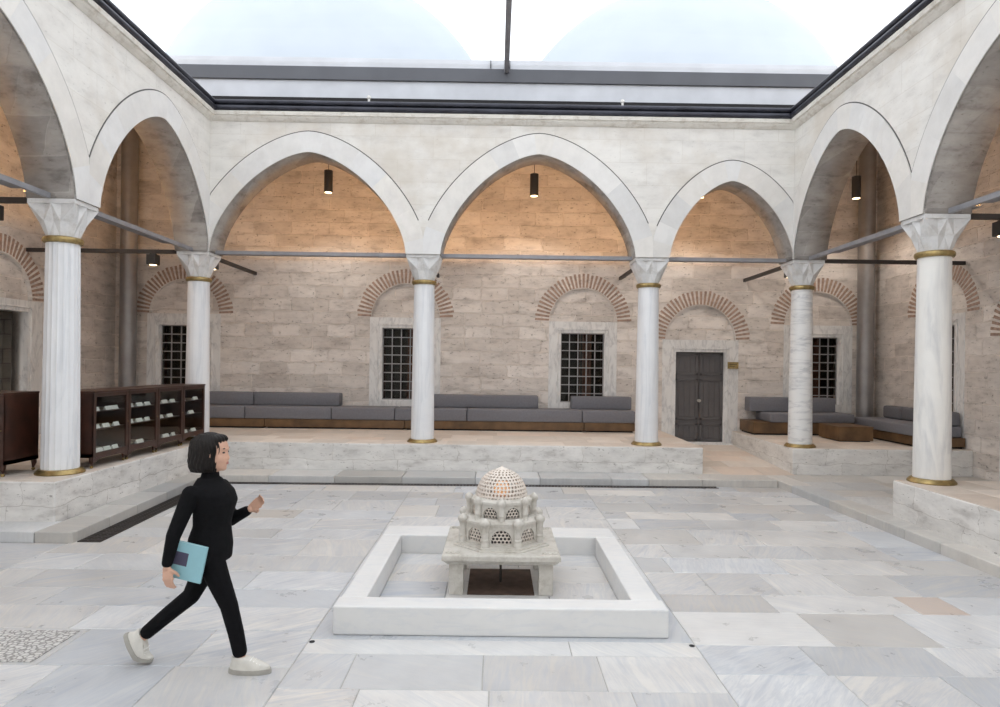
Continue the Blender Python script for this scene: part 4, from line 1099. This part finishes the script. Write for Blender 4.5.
limb(bm, [(*ANR, .033), (.22, -.05, .055, .030), (.30, -.05, .040, .022)])
limb(bm, [(*ANL, .033), (-.48, .05, .13, .028)])
hand(bm, WRR, (.12, .0, -1), (.25, 1, 0), 1., .42, 1)
hand(bm, WRL, (.75, -.1, .6), (-.2, -.95, .2), 1., .55, 1)
melt('body', bm, .0052, 2, M['skin'], p)
bm = B(); loft(bm, [(.0, 0, .715, .128, .165)] + torso(.022)[1:]); blob(bm, (.05, -.06, 1.075), (.07, .065, .06), 12); blob(bm, (.05, .06, 1.075), (.07, .065, .06), 12)
limb(bm, [(*SHR, .058), (*ELR, .046), (WRR[0] + .003, WRR[1], WRR[2] + .03, .035)]); limb(bm, [(*SHL, .058), (*ELL, .046), (WRL[0] - .025, WRL[1] + .005, WRL[2] - .014, .036)])
limb(bm, [(-.012, 0, 1.2, .066), (-.006, 0, 1.262, .057)])
melt('sweater', bm, .008, 3, M['sweater'], p)
bm = B(); loft(bm, [(.0, 0, .70, .10, .14), (.0, 0, .78, .115, .152), (.0, 0, .86, .108, .145)])
limb(bm, [(*HPR, .092), (.085, -.07, .60, .074), (*KNR, .058), (.195, -.058, .26, .052), (.218, -.05, .14, .048)]); limb(bm, [(*HPL, .092), (-.075, .075, .61, .074), (*KNL, .058), (-.30, .058, .325, .053), (-.425, .05, .215, .047)])
melt('trousers', bm, .008, 3, M['trousers'], p)
# hair: a full chin length bob, swept off the forehead, ends turned under
bm = B(); blob(bm, HC + Vector((-.036, 0, .040)), (.104, .090, .098), 24); blob(bm, HC + Vector((.016, 0, .092)), (.055, .066, .034), 16)
loft(bm, [(-.03, 0, HC.z + .125, .05, .05), (-.034, 0, HC.z + .09, .092, .080), (-.036, 0, HC.z + .045, .104, .091), (-.036, 0, HC.z + .0, .106, .095), (-.038, 0, HC.z - .05, .106, .098), (-.040, 0, HC.z - .09, .100, .095), (-.042, 0, HC.z - .118, .084, .08)], 28)
hr = melt('hair', bm, .0045, 6, M['hair'], p)
for v in hr.data.vertices:                                       # locks running down from the crown
    d = Vector((v.co.x - HC.x + .035, v.co.y, 0)); a_ = math.atan2(d.y, d.x)
    if d.length > .03: v.co += d.normalized() * (.0032 * math.sin(26 * a_ + 2.5 * math.sin(v.co.z * 30)) + .002 * math.sin(61 * a_))
for s_ in (-1, 1):
    bm = B(); blob(bm, HC + Vector((.0655, s_ * .030, .008)), (.009, .013, .006), 10); obj('eye', bm, M['eye'], p, smooth=True)
    bm = B(); blob(bm, HC + Vector((.0700, s_ * .032, .034)), (.006, .02, .004), 10); obj('eyebrow', bm, M['hair'], p, smooth=True)
bm = B(); blob(bm, HC + Vector((.078, 0, -.058)), (.008, .018, .0045), 10); blob(bm, HC + Vector((.077, 0, -.066)), (.008, .016, .005), 10); obj('lips', bm, M['lip'], p, smooth=True)
def shoe(back):
    bm = B()
    loft(bm, [(.09, 0, .022, .13, .046), (.088, 0, .045, .128, .045), (.07, 0, .07, .10, .04), (.035, 0, .095, .066, .036), (.02, 0, .105, .05, .034)])
    up = B(); loft(up, [(.09, 0, .0, .137, .049), (.09, 0, .012, .139, .05), (.09, 0, .03, .136, .049)])
    lc = B()
    for k in range(4): tube(lc, [(.10 + .02 * k, -.03, .086 - .009 * k), (.105 + .02 * k, 0, .094 - .011 * k), (.10 + .02 * k, .03, .086 - .009 * k)], .004, 6)
    if back: Mx = Matrix.Translation((-.555, .05, .156)) @ Matrix.Rotation(math.radians(60), 4, 'Y')
    else: Mx = Matrix.Translation((.195, -.05, .002)) @ Matrix.Rotation(math.radians(0), 4, 'Y')
    if back:   # bend the sole at the ball of the foot
        for b_ in (bm, up, lc):
            for v in b_.verts:
                if v.co.x > .13:
                    a_ = math.radians(40); dx = v.co.x - .13; x_ = .13 + dx * math.cos(a_) - v.co.z * math.sin(a_) * .6; z_ = v.co.z * (1 - .25 * math.sin(a_)) + dx * math.sin(a_); v.co.x = x_; v.co.z = z_
    for b_ in (bm, up, lc): bmesh.ops.transform(b_, matrix=Mx, verts=b_.verts[:])
    s_ = obj('shoe', bm, M['shoe'], p, smooth=True); obj('sole', up, M['sole'], s_, smooth=True); obj('laces', lc, M['paper'], s_, smooth=True)
shoe(False); shoe(True)
# the book in her hand
bk = thing('book', 'teal covered book with a dark violet print held at her hip', 'book', (WX - .062, WY - .190, .752))
bk.rotation_euler = (math.radians(5), math.radians(13), 0)
obj('cover', bx(-.108, .108, -.009, -.006, -.118, .118, .001), M['teal'], bk); obj('cover', bx(-.108, .108, .006, .009, -.118, .118, .001), M['teal'], bk)
obj('spine', bx(.106, .110, -.009, .009, -.118, .118, .001), M['teal'], bk)
obj('pages', bx(-.104, .105, -.006, .006, -.113, .113), M['paper'], bk)
bm = bx(-.085, .005, -.0098, -.0088, -.03, .055)
obj('print', bm, M['violet'], bk)
